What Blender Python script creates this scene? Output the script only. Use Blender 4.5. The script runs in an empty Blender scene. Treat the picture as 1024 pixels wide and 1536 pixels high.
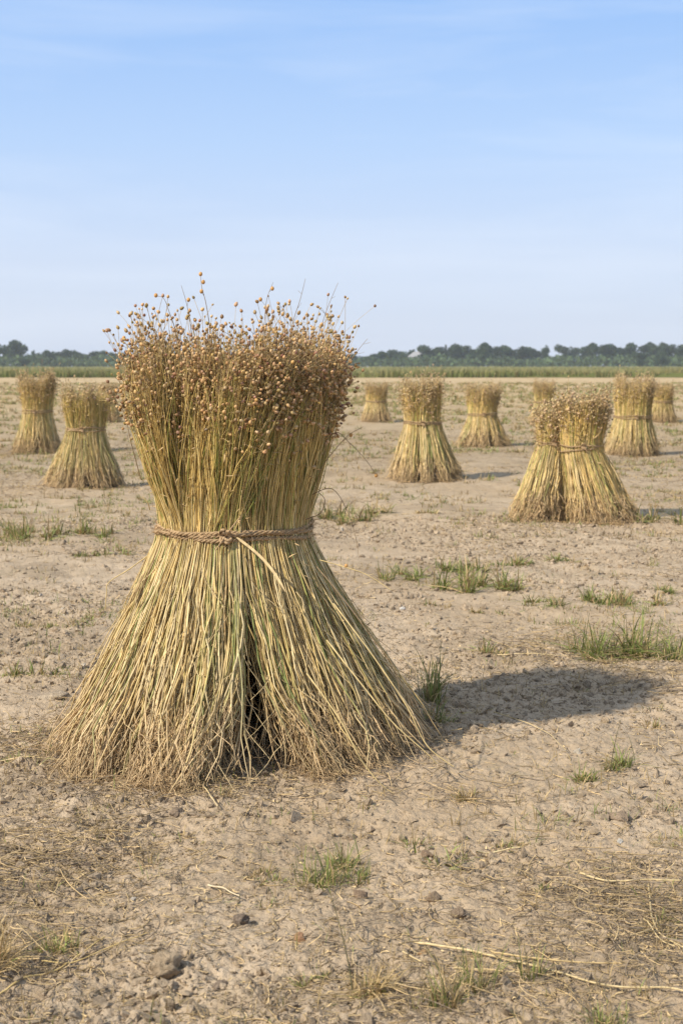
import bpy, math, numpy as np
from mathutils import Vector, Matrix

S = bpy.context.scene
COL = S.collection
R = math.radians
CAM_H = 0.91
FPX = 2133.0                      # focal length in pixels of the 1024 x 1536 frame
PITCH = math.atan(220.0 / FPX)
GROUND_R = 900.0

def gp(px, py, z=0.0):
    """point on the plane z where the sight line of a photo pixel meets it"""
    u = (px - 512) / FPX; v = (768 - py) / FPX
    cy = math.cos(PITCH); sy = math.sin(PITCH)
    d = (u, cy + v * sy, v * cy - sy)
    t = (z - CAM_H) / d[2]
    return (d[0] * t, d[1] * t)

# ------------------------------------------------------------------ noise
def _hash(ix, iy, seed):
    h = (ix.astype(np.int64) * 374761393 + iy.astype(np.int64) * 668265263 + seed * 974711) & 0x7fffffff
    h = ((h ^ (h >> 13)) * 1274126177) & 0x7fffffff
    h = h ^ (h >> 16)
    return (h & 0xffffff) / float(0xffffff)

def vnoise(x, y, seed):
    ix = np.floor(x); iy = np.floor(y); fx = x - ix; fy = y - iy
    fx = fx * fx * fx * (fx * (fx * 6 - 15) + 10); fy = fy * fy * fy * (fy * (fy * 6 - 15) + 10)
    a = _hash(ix, iy, seed); b = _hash(ix + 1, iy, seed); c = _hash(ix, iy + 1, seed); d = _hash(ix + 1, iy + 1, seed)
    return (a + (b - a) * fx) * (1 - fy) + (c + (d - c) * fx) * fy

def fbm(x, y, seed, oct=4):
    s = 0; a = 0.5
    for k in range(oct):
        s = s + a * vnoise(x, y, seed + 17 * k)
        x = x * 2.03 + 5.1; y = y * 2.03 + 3.7; a *= 0.5
    return s / (1 - 0.5 ** oct)

def worley(x, y, seed):
    ix = np.floor(x); iy = np.floor(y)
    d1 = np.full(x.shape, 9.0)
    hid = np.zeros(x.shape)
    for dx in (-1, 0, 1):
        for dy in (-1, 0, 1):
            cx = ix + dx; cy = iy + dy
            px = cx + _hash(cx, cy, seed); py = cy + _hash(cx, cy, seed + 7)
            d = (px - x) ** 2 + (py - y) ** 2
            m = d < d1
            d1 = np.where(m, d, d1)
            hid = np.where(m, _hash(cx, cy, seed + 13), hid)
    return np.sqrt(d1), hid

# main sheaf foot, the other sheaves stand further off
MX, MY = gp(365, 1117)

def ground_h(x, y):
    """height of the soil; fine clods die out with distance where nobody can see them"""
    d = np.sqrt(x * x + y * y)
    h = (fbm(x * 0.9, y * 0.9, 3, 3) - 0.5) * 0.055
    h = h + (fbm(x * 4.5, y * 4.5, 11, 3) - 0.5) * 0.030
    f1 = np.clip(1.4 - d / 16.0, 0, 1); f2 = np.clip(1.35 - d / 8.0, 0, 1)
    patch = np.clip((fbm(x * 1.6, y * 1.6, 23, 3) - 0.36) * 4.0, 0.15, 1)
    wx = x + (vnoise(x * 30, y * 30, 5) - .5) * .02; wy = y + (vnoise(x * 30, y * 30, 6) - .5) * .02
    n, hid = worley(wx * 11, wy * 11, 31)
    h = h + np.clip(0.62 - n, 0, 1) * 0.020 * f1 * patch * hid ** 1.5
    n, hid = worley(wx * 27, wy * 27, 41)
    h = h + np.clip(0.60 - n, 0, 1) * 0.012 * f2 * patch * (0.15 + hid ** 2)
    n, hid = worley(wx * 62, wy * 62, 51)
    h = h + np.clip(0.6 - n, 0, 1) * 0.006 * f2 * (0.3 + 0.7 * patch) * (0.3 + hid)
    h = h + (fbm(x * 50, y * 50, 61, 4) - 0.5) * 0.012 * f2
    h = h - np.abs(fbm(x * 17 + 9, y * 17, 67, 4) - 0.5) * 0.030 * f2 * patch
    # fade all of it towards flat far away
    return h * np.clip(1.15 - d / 140.0, 0.0, 1.0)

def gh(x, y):
    return float(ground_h(np.array([float(x)]), np.array([float(y)]))[0])

# ------------------------------------------------------------------ mesh helpers
def mesh_np(name, V, F, mat, parent=None, col=None, smooth=True, loc=None):
    """V (n,3), F list of int arrays (k,3) / (k,4): ONE mesh object"""
    me = bpy.data.meshes.new(name)
    V = np.asarray(V, dtype=np.float32).reshape(-1, 3)
    if not isinstance(F, list): F = [F]
    F = [np.asarray(f, dtype=np.int32) for f in F if len(f)]
    me.vertices.add(len(V)); me.vertices.foreach_set('co', V.ravel())
    idx = np.concatenate([f.ravel() for f in F])
    cnt = np.concatenate([np.full(len(f), f.shape[1], dtype=np.int32) for f in F])
    st = np.concatenate([[0], np.cumsum(cnt)[:-1]]).astype(np.int32)
    me.loops.add(len(idx)); me.loops.foreach_set('vertex_index', idx)
    me.polygons.add(len(cnt)); me.polygons.foreach_set('loop_start', st)
    me.polygons.foreach_set('use_smooth', np.full(len(cnt), smooth))
    me.update(calc_edges=True)
    if col is not None:
        at = me.attributes.new('tint', 'FLOAT_COLOR', 'POINT')
        c = np.ones((len(V), 4), dtype=np.float32); c[:, :3] = col
        at.data.foreach_set('color', c.ravel())
    me.materials.append(mat)
    o = bpy.data.objects.new(name, me); COL.objects.link(o)
    if parent is not None: o.parent = parent
    if loc is not None: o.location = loc
    return o

def empty(name, loc, label=None, cat=None, group=None):
    o = bpy.data.objects.new(name, None); COL.objects.link(o); o.location = loc
    o.empty_display_size = 0.1
    tag(o, label, cat, group)
    return o

def tag(o, label=None, cat=None, group=None, kind=None):
    if label: o['label'] = label
    if cat: o['category'] = cat
    if group: o['group'] = group
    if kind: o['kind'] = kind
    return o

def norm(a):
    return a / (np.linalg.norm(a, axis=-1, keepdims=True) + 1e-9)

def tubes(P, rad, sides=3, cap=False):
    """P (N,K,3), rad (N,K) -> verts, quads; vertex order N,K,sides"""
    N, K, _ = P.shape
    T = norm(np.gradient(P, axis=1))
    m = norm(P[:, -1] - P[:, 0] + 1e-6)
    ref = np.where(np.abs(m[:, 2:3]) > 0.6, np.array([[0.3, 0.95, 0.05]]), np.array([[0.05, 0.1, 1.0]]))
    A = norm(np.cross(T, ref[:, None, :])); B = np.cross(T, A)
    ang = np.arange(sides) / sides * 2 * math.pi
    V = P[:, :, None, :] + rad[:, :, None, None] * (A[:, :, None, :] * np.cos(ang)[:, None] + B[:, :, None, :] * np.sin(ang)[:, None])
    n = np.arange(N)[:, None, None] * K * sides; k = np.arange(K - 1)[None, :, None] * sides; s = np.arange(sides)[None, None, :]
    s2 = (s + 1) % sides
    Q = np.stack([n + k + s, n + k + s2, n + k + sides + s2, n + k + sides + s], -1).reshape(-1, 4)
    return V.reshape(-1, 3), Q

def ribbons(P, W, side):
    """flat blades: P (N,K,3), W (N,K) half widths, side (N,3)"""
    N, K, _ = P.shape
    off = side[:, None, :] * W[:, :, None]
    T = norm(np.gradient(P, axis=1)); nrm = np.cross(T, side[:, None, :])
    mid = P - nrm * W[:, :, None] * 0.45              # a folded, V shaped blade
    V = np.stack([P - off, mid, P + off], 2)
    n = np.arange(N)[:, None] * K * 3; k = np.arange(K - 1)[None, :] * 3
    Q = []
    for a in (0, 1):
        Q.append(np.stack([n + k + a, n + k + a + 1, n + k + a + 4, n + k + a + 3], -1).reshape(-1, 4))
    return V.reshape(-1, 3), np.concatenate(Q)

def ico(sub=1):
    import bmesh
    bm = bmesh.new(); bmesh.ops.create_icosphere(bm, subdivisions=sub, radius=1.0)
    V = np.array([v.co[:] for v in bm.verts]); F = np.array([[v.index for v in f.verts] for f in bm.faces]); bm.free()
    return V, F

ICO0 = ico(1); ICO1 = ico(2)

def rot_mats(rng, n):
    q = norm(rng.normal(size=(n, 4))); w, x, y, z = q.T
    return np.stack([np.stack([1 - 2*(y*y+z*z), 2*(x*y-z*w), 2*(x*z+y*w)], -1),
                     np.stack([2*(x*y+z*w), 1 - 2*(x*x+z*z), 2*(y*z-x*w)], -1),
                     np.stack([2*(x*z-y*w), 2*(y*z+x*w), 1 - 2*(x*x+y*y)], -1)], 1)

def frames(D):
    """rotation matrices whose z axis is D (n,3)"""
    D = norm(D); ref = np.where(np.abs(D[:, 2:3]) > .9, np.array([[1., 0, 0]]), np.array([[0, 0, 1.]]))
    A = norm(np.cross(ref, D)); B = np.cross(D, A)
    return np.stack([A, B, D], -1)

def scatter(base, pos, M, scale):
    """copies of base (V,F) at pos with rotation M (n,3,3), scale (n,3)"""
    V, F = base
    W = np.einsum('nij,nvj->nvi', M, V[None] * scale[:, None, :]) + pos[:, None, :]
    n = len(pos)
    return W.reshape(-1, 3), (F[None] + (np.arange(n) * len(V))[:, None, None]).reshape(-1, F.shape[1])

# ------------------------------------------------------------------ materials
def new_mat(name):
    m = bpy.data.materials.new(name); m.use_nodes = True
    nt = m.node_tree; b = nt.nodes['Principled BSDF']
    return m, nt, b

def N(nt, t, **kw):
    n = nt.nodes.new(t)
    for k, v in kw.items():
        if k.startswith('_'): setattr(n, k[1:], v)
        else: n.inputs[k.replace('_', ' ')].default_value = v
    return n

def tint_mat(name, rough=0.65, spec=0.3, noise=60.0, var=0.35, trans=0.0, stretch=1.0):
    m, nt, b = new_mat(name); L = nt.links.new
    a = N(nt, 'ShaderNodeAttribute', _attribute_name='tint')
    tc = N(nt, 'ShaderNodeTexCoord')
    mp = N(nt, 'ShaderNodeMapping'); mp.inputs['Scale'].default_value = (1, 1, stretch)
    L(tc.outputs['Object'], mp.inputs['Vector'])
    no = N(nt, 'ShaderNodeTexNoise', Scale=noise, Detail=4.0, Roughness=0.6); L(mp.outputs[0], no.inputs['Vector'])
    mr = N(nt, 'ShaderNodeMapRange'); mr.inputs['From Min'].default_value = 0.3; mr.inputs['From Max'].default_value = 0.7
    mr.inputs['To Min'].default_value = 1 - var; mr.inputs['To Max'].default_value = 1 + var
    L(no.outputs['Fac'], mr.inputs['Value'])
    mx = N(nt, 'ShaderNodeVectorMath', _operation='SCALE'); L(a.outputs['Color'], mx.inputs[0]); L(mr.outputs[0], mx.inputs['Scale'])
    L(mx.outputs[0], b.inputs['Base Color'])
    b.inputs['Roughness'].default_value = rough; b.inputs['Specular IOR Level'].default_value = spec
    if trans:
        tr = N(nt, 'ShaderNodeBsdfTranslucent'); L(mx.outputs[0], tr.inputs['Color'])
        ms = N(nt, 'ShaderNodeMixShader'); ms.inputs[0].default_value = trans
        L(b.outputs[0], ms.inputs[1]); L(tr.outputs[0], ms.inputs[2]); L(ms.outputs[0], nt.nodes['Material Output'].inputs['Surface'])
    return m

M_STALK = tint_mat('flax_straw', 0.5, 0.35, 45, 0.28, 0.0, 0.35)
M_CAPS = tint_mat('seed_capsule', 0.55, 0.3, 180, 0.25)
M_TWINE = tint_mat('jute_twine', 0.85, 0.15, 400, 0.35)
M_ROOT = tint_mat('earthy_root', 0.85, 0.15, 150, 0.35)
M_GRASS = tint_mat('grass_blade', 0.5, 0.3, 30, 0.25, 0.3)
M_DRY = tint_mat('dry_straw', 0.65, 0.25, 60, 0.3)
M_STONE = tint_mat('soil_clod', 0.95, 0.08, 90, 0.3)
nt_ = M_STONE.node_tree; b_ = nt_.nodes['Principled BSDF']
no_ = nt_.nodes.new('ShaderNodeTexNoise'); no_.inputs['Scale'].default_value = 120; no_.inputs['Detail'].default_value = 6; no_.inputs['Roughness'].default_value = .7
tc_ = nt_.nodes.new('ShaderNodeTexCoord'); nt_.links.new(tc_.outputs['Object'], no_.inputs['Vector'])
bu_ = nt_.nodes.new('ShaderNodeBump'); bu_.inputs['Strength'].default_value = 1; bu_.inputs['Distance'].default_value = .012
nt_.links.new(no_.outputs['Fac'], bu_.inputs['Height']); nt_.links.new(bu_.outputs[0], b_.inputs['Normal'])
M_LEAF = tint_mat('tree_leaf', 0.6, 0.25, 0.8, 0.3, 0.2)
M_BARK = tint_mat('bark', 0.9, 0.1, 3, 0.3)
M_CROP = tint_mat('crop_leaf', 0.6, 0.2, 0.1, 0.35, 0.2)

def flat_mat(name, c, rough=0.8, noise=2.0, var=0.15):
    m, nt, b = new_mat(name); L = nt.links.new
    tc = N(nt, 'ShaderNodeTexCoord'); no = N(nt, 'ShaderNodeTexNoise', Scale=noise, Detail=5.0); L(tc.outputs['Object'], no.inputs['Vector'])
    cr = N(nt, 'ShaderNodeValToRGB'); e = cr.color_ramp.elements
    e[0].position = .3; e[1].position = .7
    e[0].color = (*[k * (1 - var) for k in c], 1); e[1].color = (*[min(1, k * (1 + var)) for k in c], 1)
    L(no.outputs['Fac'], cr.inputs['Fac']); L(cr.outputs[0], b.inputs['Base Color']); b.inputs['Roughness'].default_value = rough
    return m

def soil_material():
    m, nt, b = new_mat('dry_soil'); L = nt.links.new
    tc = N(nt, 'ShaderNodeTexCoord'); P = tc.outputs['Object']
    def noise(scale, det=6.0, rough=0.6, vec=None, dist=0.0):
        n = N(nt, 'ShaderNodeTexNoise', Scale=scale, Detail=det, Roughness=rough, Distortion=dist)
        L(vec or P, n.inputs['Vector']); return n.outputs['Fac']
    def ramp(fac, stops):
        r = N(nt, 'ShaderNodeValToRGB'); e = r.color_ramp.elements
        while len(e) < len(stops): e.new(0.5)
        for el, (p, c) in zip(e, stops):
            el.position = p; el.color = (c, c, c, 1) if not isinstance(c, tuple) else (*c, 1)
        L(fac, r.inputs['Fac']); return r.outputs['Color']
    def mix(fac, a, bb, mode='MIX', f=None):
        x = N(nt, 'ShaderNodeMix', _data_type='RGBA', _blend_type=mode)
        if f is not None: x.inputs[0].default_value = f
        else: L(fac, x.inputs[0])
        for s, v in ((x.inputs[6], a), (x.inputs[7], bb)):
            if isinstance(v, tuple): s.default_value = (*v, 1)
            else: L(v, s)
        return x.outputs[2]
    # base: pale dry crust and darker crumbly soil
    c = ramp(noise(3.2, 8, 0.65), [(0.28, (0.27, 0.196, 0.125)), (0.43, (0.43, 0.325, 0.217)), (0.58, (0.52, 0.402, 0.279)), (0.74, (0.59, 0.468, 0.338))])
    c2 = ramp(noise(21, 6, 0.7), [(0.33, (0.24, 0.172, 0.110)), (0.48, (0.46, 0.350, 0.235)), (0.66, (0.57, 0.448, 0.318))])
    c = mix(None, c, c2, f=0.42)
    # reddish and greyish blotches, larger
    c = mix(ramp(noise(0.55, 4), [(0.44, 0.0), (0.66, 0.6)]), c, (0.45, 0.325, 0.20))
    c = mix(ramp(noise(1.3, 5, 0.7, dist=.6), [(0.50, 0.0), (0.66, 0.65)]), c, (0.265, 0.197, 0.128))
    # straw dust: yellowish tone of the stubble that takes over far away
    sep = N(nt, 'ShaderNodeVectorMath', _operation='LENGTH'); L(P, sep.inputs[0])
    far = N(nt, 'ShaderNodeMapRange'); L(sep.outputs['Value'], far.inputs['Value'])
    far.inputs['From Min'].default_value = 6; far.inputs['From Max'].default_value = 38
    far.inputs['To Max'].default_value = 0.85
    stub = ramp(noise(0.30, 8, 0.72), [(0.36, (0.39, 0.275, 0.14)), (0.5, (0.50, 0.365, 0.20)), (0.66, (0.56, 0.425, 0.25))])
    c = mix(far.outputs[0], c, stub)
    # sparse green film of tiny weeds
    g = N(nt, 'ShaderNodeMath', _operation='MULTIPLY')
    L(ramp(noise(0.9, 6, 0.7), [(0.58, 0.0), (0.70, 0.55)]), g.inputs[0]); L(ramp(noise(30, 3), [(0.45, 0.0), (0.6, 1.0)]), g.inputs[1])
    c = mix(g.outputs[0], c, (0.15, 0.155, 0.06))
    # small light flecks (chaff) and dark grains
    vo = N(nt, 'ShaderNodeTexVoronoi', Scale=230.0); L(P, vo.inputs['Vector'])
    c = mix(ramp(vo.outputs['Color'], [(0.90, 0.0), (0.97, 0.35)]), c, (0.52, 0.42, 0.29))
    c = mix(ramp(vo.outputs['Color'], [(0.06, 0.55), (0.16, 0.0)]), c, (0.15, 0.11, 0.08))
    L(c, b.inputs['Base Color']); b.inputs['Roughness'].default_value = 0.95; b.inputs['Specular IOR Level'].default_value = 0.08
    # bumps: grains near by, clods further off
    h = N(nt, 'ShaderNodeMath', _operation='MULTIPLY_ADD'); L(noise(160, 5, 0.7), h.inputs[0]); h.inputs[1].default_value = 0.45
    L(noise(48, 6, 0.7), h.inputs[2])
    bu = N(nt, 'ShaderNodeBump', Strength=0.85, Distance=0.013); L(h.outputs[0], bu.inputs['Height'])
    bf = N(nt, 'ShaderNodeBump', Distance=0.09); L(noise(7, 9, 0.75), bf.inputs['Height']); L(bu.outputs[0], bf.inputs['Normal'])
    fs = N(nt, 'ShaderNodeMapRange'); L(sep.outputs['Value'], fs.inputs['Value'])
    fs.inputs['From Min'].default_value = 5; fs.inputs['From Max'].default_value = 14
    fs.inputs['To Min'].default_value = 0.0; fs.inputs['To Max'].default_value = 0.8
    L(fs.outputs[0], bf.inputs['Strength'])
    L(bf.outputs[0], b.inputs['Normal'])
    return m

# ------------------------------------------------------------------ camera
cam = bpy.data.cameras.new('camera'); co = bpy.data.objects.new('camera', cam); COL.objects.link(co)
cam.sensor_fit = 'VERTICAL'; cam.sensor_height = 36.0; cam.sensor_width = 24.0
cam.lens = 36.0 * FPX / 1536.0
co.location = (0, 0, CAM_H); co.rotation_euler = (math.pi / 2 - PITCH, 0, 0)
cam.clip_start = 0.05; cam.clip_end = 5000
cam.dof.use_dof = True; cam.dof.focus_distance = 3.25; cam.dof.aperture_fstop = 10.0
S.camera = co

# ------------------------------------------------------------------ ground: one sheet, finest where it is nearest
def build_ground():
    na = 1080
    half = R(21)
    a_in = np.linspace(-half, half, na)
    step = a_in[1] - a_in[0]
    a_out = [half]
    st = step
    while a_out[-1] < math.pi - 0.12:
        st = min(st * 1.25, 0.12); a_out.append(a_out[-1] + st)
    a_out = np.array(a_out[1:])
    ang = np.concatenate([a_in, a_out, -a_out[::-1]])            # closed round
    ang = np.concatenate([a_in, a_out, (2 * math.pi - a_out[::-1])])
    rr = [0.25]
    while rr[-1] < 1.55: rr.append(rr[-1] * 1.03)
    while rr[-1] < 60:
        d = rr[-1]; rr.append(d + max(0.0028, d * d / (CAM_H * 1422) * 0.8) if d < 14 else d * 1.013)
    while rr[-1] < GROUND_R: rr.append(rr[-1] * 1.06)
    rr = np.array(rr); rr[-1] = GROUND_R
    A, D = np.meshgrid(ang, rr)
    X = D * np.sin(A); Y = D * np.cos(A)
    Z = ground_h(X, Y)
    V = np.stack([X, Y, Z], -1).reshape(-1, 3)
    na = len(ang); nr = len(rr)
    i = np.arange(nr - 1)[:, None] * na; j = np.arange(na)[None, :]; j2 = (j + 1) % na
    Q = np.stack([i + j, i + na + j, i + na + j2, i + j2], -1).reshape(-1, 4)[:, ::-1]
    V = np.concatenate([V, [[0, 0, float(Z[0].mean())]]])
    T = np.stack([np.full(na, len(V) - 1), np.arange(na), (np.arange(na) + 1) % na], -1)[:, ::-1]
    o = mesh_np('ground', V, [Q, T], soil_material())
    return tag(o, kind='structure')
build_ground()

# ------------------------------------------------------------------ flax sheaves
def lerp(a, b, t): return a + (b - a) * t

def prof(sh, r_w, r_b, r_t, z, s):
    """radius of a stalk at height z"""
    zw = sh['zw']
    dn = np.clip((zw - z) / zw, 0, 1.2); up = np.clip((z - zw) / (sh['zt'] - zw), 0, 1.4)
    rd = r_w + (r_b - r_w) * dn ** sh.get('pb', 1.12)
    e = 1 - (1 - np.clip(up, 0, 1)) ** 2.0
    ru = r_w + (r_t - r_w) * (0.22 * up + 0.78 * e * (up / (up + 0.08)))
    return np.where(z < zw, rd, ru)

STRAW = np.array([[.66, .49, .225], [.60, .435, .175], [.70, .55, .29], [.54, .38, .145], [.47, .37, .13], [.30, .30, .085], [.22, .245, .07], [.36, .24, .10]])
STRAW_P = np.array([.25, .18, .18, .12, .09, .065, .035, .08])

def sheaf(loc, label, sh, seed, rot=0.0, detail=False):
    rng = np.random.default_rng(seed)
    root = empty('flax_sheaf', loc, label, 'sheaf', 'flax sheaves standing in the dry field')
    root.rotation_euler = (0, 0, rot)
    n = sh['n']; K = 20 if detail else 10
    zw = sh['zw']; Rw, Rb, Rt = sh['rw'], sh['rb'], sh['rt']
    nc = sh.get('clumps', 13)
    gap = sh.get('gap', -1.45)
    # handfuls: their feet draw together, so that dark slits open between them
    edges = np.sort(np.concatenate([[gap], gap + (np.arange(1, nc) + rng.uniform(-.3, .3, nc - 1)) * 2 * math.pi / nc]))
    ctr = []; lo = []
    for k in range(nc):
        a, b = edges[k], edges[(k + 1) % nc] + (2 * math.pi if k == nc - 1 else 0)
        ctr.append((a + b) / 2)
    ctr = np.array(ctr)
    u = rng.random(n); rr = np.sqrt(1 - 0.72 * u * rng.uniform(.2, 1, n)) ** 1.0
    th = rng.random(n) * 2 * math.pi + edges[0]
    ci = np.searchsorted(edges, th, side='right') - 1; ci = np.clip(ci, 0, nc - 1)
    cb = ctr[ci]
    pull = sh.get('pull', .3) * rng.uniform(.6, 1.3, n)
    # the slit at the gap opens wider
    thb = lerp(th, cb, pull) + rng.normal(0, .05, n)
    dg = (thb - gap + math.pi) % (2 * math.pi) - math.pi
    open_ = sh.get('open', .10)
    opn = np.sign(dg) * open_ * np.exp(-(dg / .30) ** 2) * (rng.random(n) > .05)
    tht = lerp(th, cb, sh.get('pullt', .24) * rng.uniform(.5, 1.3, n)) + rng.normal(0, .08, n)
    if detail:      # one handful sweeps across the front to the right
        sw = (np.abs(th - 4.70) < .28) & (rng.random(n) < .22); tht = tht + sw * rng.uniform(.25, .75, n)
    cl_tilt = rng.normal(0, .10, nc)[ci]; tht = tht + cl_tilt
    odd = rng.random(n) < .12
    tht = tht + odd * rng.normal(0, .38, n); thb = thb + (rng.random(n) < .10) * rng.normal(0, .20, n)
    rw = Rw * rr
    rb = Rb * rr ** 1.1 * rng.normal(1.0, .075, n) * (1 + rng.normal(0, .045, nc))[ci]
    rt = Rt * rr ** .9 * rng.normal(1.0, .05, n) * (1 + rng.normal(0, .08, nc))[ci]
    ztop = sh['zt'] - (sh['zt'] - zw) * (.17 * rr ** 3) + rng.normal(0, .042, n) * (sh['zt'] / 1.0) - .05 + rng.normal(0, .010, nc)[ci] * (1 if detail else 1.5)
    ztop = np.minimum(ztop, sh['zt'] + .01)
    zbot = np.abs(rng.normal(.0, .016, n)) + .004 + (rng.random(n) < .09) * rng.uniform(0, .10, n)
    # stalk lines
    t = np.linspace(0, 1, K)[None, :]
    Z = zbot[:, None] + (ztop - zbot)[:, None] * t
    r = prof(sh, rw[:, None], rb[:, None], rt[:, None], Z, t)
    dn = np.clip((zw - Z) / zw, 0, 1.0); up = np.clip((Z - zw) / (sh['zt'] - zw), 0, 1.3)
    TH = th[:, None] + (thb - th)[:, None] * dn ** 1.15 + opn[:, None] * dn ** sh.get('po', 2.4) + (tht - th)[:, None] * up ** .9
    # wobble of each stalk, none at the tie
    ph = rng.uniform(0, 6.28, (n, 2)); fq = rng.uniform(5, 13, (n, 2)); am = rng.uniform(.0015, .0085, (n, 1))
    env = np.clip(np.abs(Z - zw) / .15, 0, 1)
    fray = 1 + 3.2 * np.clip((.20 - Z) / .20, 0, 1)
    wx = am * env * fray * np.sin(fq[:, :1] * Z * 3 + ph[:, :1]); wy = am * env * fray * np.sin(fq[:, 1:] * Z * 3 + ph[:, 1:])
    lean = sh.get('lean', tuple(rng.uniform(-.035, .035, 2)))
    X = r * np.cos(TH) * sh.get('sx', 1) + wx + lean[0] * Z; Y = r * np.sin(TH) * sh.get('sy', 1) + wy + lean[1] * Z
    if 'split' in sh:      # two legs: the feet part to either side
        sgn = np.where(np.cos(th) > sh['split'][1], 1, -1)[:, None]
        X = X + sgn * sh['split'][0] * dn ** 1.0
    if 'waist_shift' in sh: X = X + sh['waist_shift'] * np.exp(-((Z - zw) / .28) ** 2)
    if 'bottom_shift' in sh:
        X = X + sh['bottom_shift'][0] * dn; Y = Y + sh['bottom_shift'][1] * dn
    # let the foot follow the soil
    bx = X[:, 0]; by = Y[:, 0]
    cr, sr = math.cos(rot), math.sin(rot)
    g = ground_h(loc[0] + bx * cr - by * sr, loc[1] + bx * sr + by * cr) - loc[2]
    Z = Z + g[:, None] * (1 - t) ** 3
    P = np.stack([X, Y, Z], -1)
    rad = sh['stalk'] * rng.uniform(.6, 1.25, n)[:, None] * (1.12 - .75 * t) * np.clip(.45 + t / .16, 0, 1)
    # colour of every stalk; greener where a handful was cut green, earthy at the foot, brown near the seed
    pick = rng.choice(len(STRAW), n, p=STRAW_P)
    base = STRAW[pick] * rng.uniform(.70, 1.18, (n, 1)) * (1.0 if detail else 1.32)
    greencl = (rng.random(nc) < .3)[ci]
    gm = (greencl & (rng.random(n) < (.26 if detail else .14)))
    base = np.where(gm[:, None], base * .45 + np.array([.20, .23, .06]) * .55, base)
    if 'green' in sh: base = np.where((rng.random(n) < sh['green'])[:, None], base * .5 + np.array([.21, .22, .07]) * .5, base)
    C = np.repeat(base[:, None, :], K, 1)
    upc = np.clip((Z - zw * .85) / (sh['zt'] - zw * .85), 0, 1)[..., None]
    C = lerp(C, C * np.array([1.0, .97, .78]), np.clip(upc * 2.2, 0, 1))
    C = lerp(C, np.array([.48, .33, .16])[None, None], np.clip((upc - .70) * 2.0, 0, .55))
    foot = np.clip((.24 - Z + rng.normal(0, .04, (n, 1))) / .20, 0, 1)[..., None]
    C = lerp(C, np.array([.47, .32, .175])[None, None] * rng.uniform(.65, 1.25, (n, 1, 1)), foot * .8)
    Cv = lambda sel, s: np.repeat(C[sel][:, :, None, :], s, 2).reshape(-1, 3)
    sides = 5 if detail else 3
    facing = np.sin(th + rot)      # -1 looks at the camera
    if detail:
        order = np.argsort(-(rr ** 2 * np.clip(-facing, 0, 1) * rng.uniform(.75, 1, n)))
        single = order[:100]
        rest = np.ones(n, bool); rest[single] = False
        for k in single:
            V, Q = tubes(P[k:k + 1], rad[k:k + 1], sides)
            mesh_np('stalk', V, Q, M_STALK, root, Cv(slice(k, k + 1), sides))
    else: rest = np.ones(n, bool)
    V, Q = tubes(P[rest], rad[rest], sides)
    tag(mesh_np('stalks', V, Q, M_STALK, root, Cv(rest, sides)), kind='stuff')

    # ---- branching tops with seed capsules
    nb = sh['branches']
    w = rng.random(n) * (0.15 + rr ** 4) ; idx = np.repeat(rng.choice(n, nb // 4 + 1, p=w / w.sum()), 4)[:nb]
    tip = P[idx, -1]; d0 = norm(P[idx, -1] - P[idx, -3])
    outw = np.stack([np.cos(TH[idx, -1]), np.sin(TH[idx, -1]), np.zeros(nb)], -1)
    back = (rng.random(nb) ** 1.2 * sh.get('hang', .20) - .016)[:, None] * (sh['zt'])
    st = tip - d0 * back
    L_ = rng.uniform(.02, .075 if detail else .11, nb)[:, None] * sh['zt'] * (1 + .7 * (rng.random((nb, 1)) < .05))
    spread = rng.normal(0, .55, (nb, 3)); spread[:, 2] *= .45
    d1 = norm(d0 * .9 + spread + outw * rng.uniform(-.1, .35, (nb, 1)))
    kb = 4 if detail else 3
    tt = np.linspace(0, 1, kb)[None, :, None]
    droop = rng.uniform(-.012, .045, nb)[:, None, None] * np.array([0, 0, -1.0])
    BP = st[:, None] + d0[:, None] * L_[:, None] * tt * .5 + d1[:, None] * L_[:, None] * (tt * .35 + tt ** 1.6 * .5) + droop * tt ** 2
    BC = np.array([.50, .355, .17]) * rng.uniform(.6, 1.2, (nb, 1))
    end = BP[:, -1]; ed = norm(BP[:, -1] - BP[:, -2])
    V, Q = tubes(BP, np.full((nb, kb), sh['stalk'] * (.27 if detail else .36)) * rng.uniform(.8, 1.2, (nb, 1)), 3)
    tag(mesh_np('branchlets', V, Q, M_STALK, root, np.repeat(BC, kb * 3, 0)), kind='stuff')
    cs = sh['caps'] * rng.uniform(.62, 1.28, nb)
    sc = np.stack([cs, cs, cs * rng.uniform(1.0, 1.3, nb)], -1)
    CC = np.array([.43, .262, .118] if detail else [.48, .34, .175]) * rng.uniform(.45, 1.35, (nb, 1)) + rng.normal(0, .015, (nb, 3))
    light = rng.random(nb) < .16
    CC = np.where(light[:, None], CC * .4 + np.array([.58, .42, .22]) * .6, CC); CC = np.clip(CC, .02, 1)
    bv, bf = (ICO1 if detail else ICO0)
    bv = bv.copy(); bv[:, 2] = np.where(bv[:, 2] > 0, bv[:, 2] * (1 + .35 * np.clip(bv[:, 2], 0, 1) ** 3), bv[:, 2])
    Mx = frames(ed + rng.normal(0, .35, (nb, 3)))
    cen = end + ed * (cs[:, None] * .8)
    if detail:
        f = -(cen[:, 1] * cr + cen[:, 0] * sr)
        order = np.argsort(-(f + cen[:, 2] * .4)); one = order[:100]
        rest = np.ones(nb, bool); rest[one] = False
        shared = {}
        for k in one:
            V, F = scatter((bv, bf), cen[k:k + 1], Mx[k:k + 1], sc[k:k + 1])
            mesh_np('seed_capsule', V, F, M_CAPS, root, np.repeat(CC[k:k + 1], len(bv), 0))
    else: rest = np.ones(nb, bool)
    V, F = scatter((bv, bf), cen[rest], Mx[rest], sc[rest])
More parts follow.
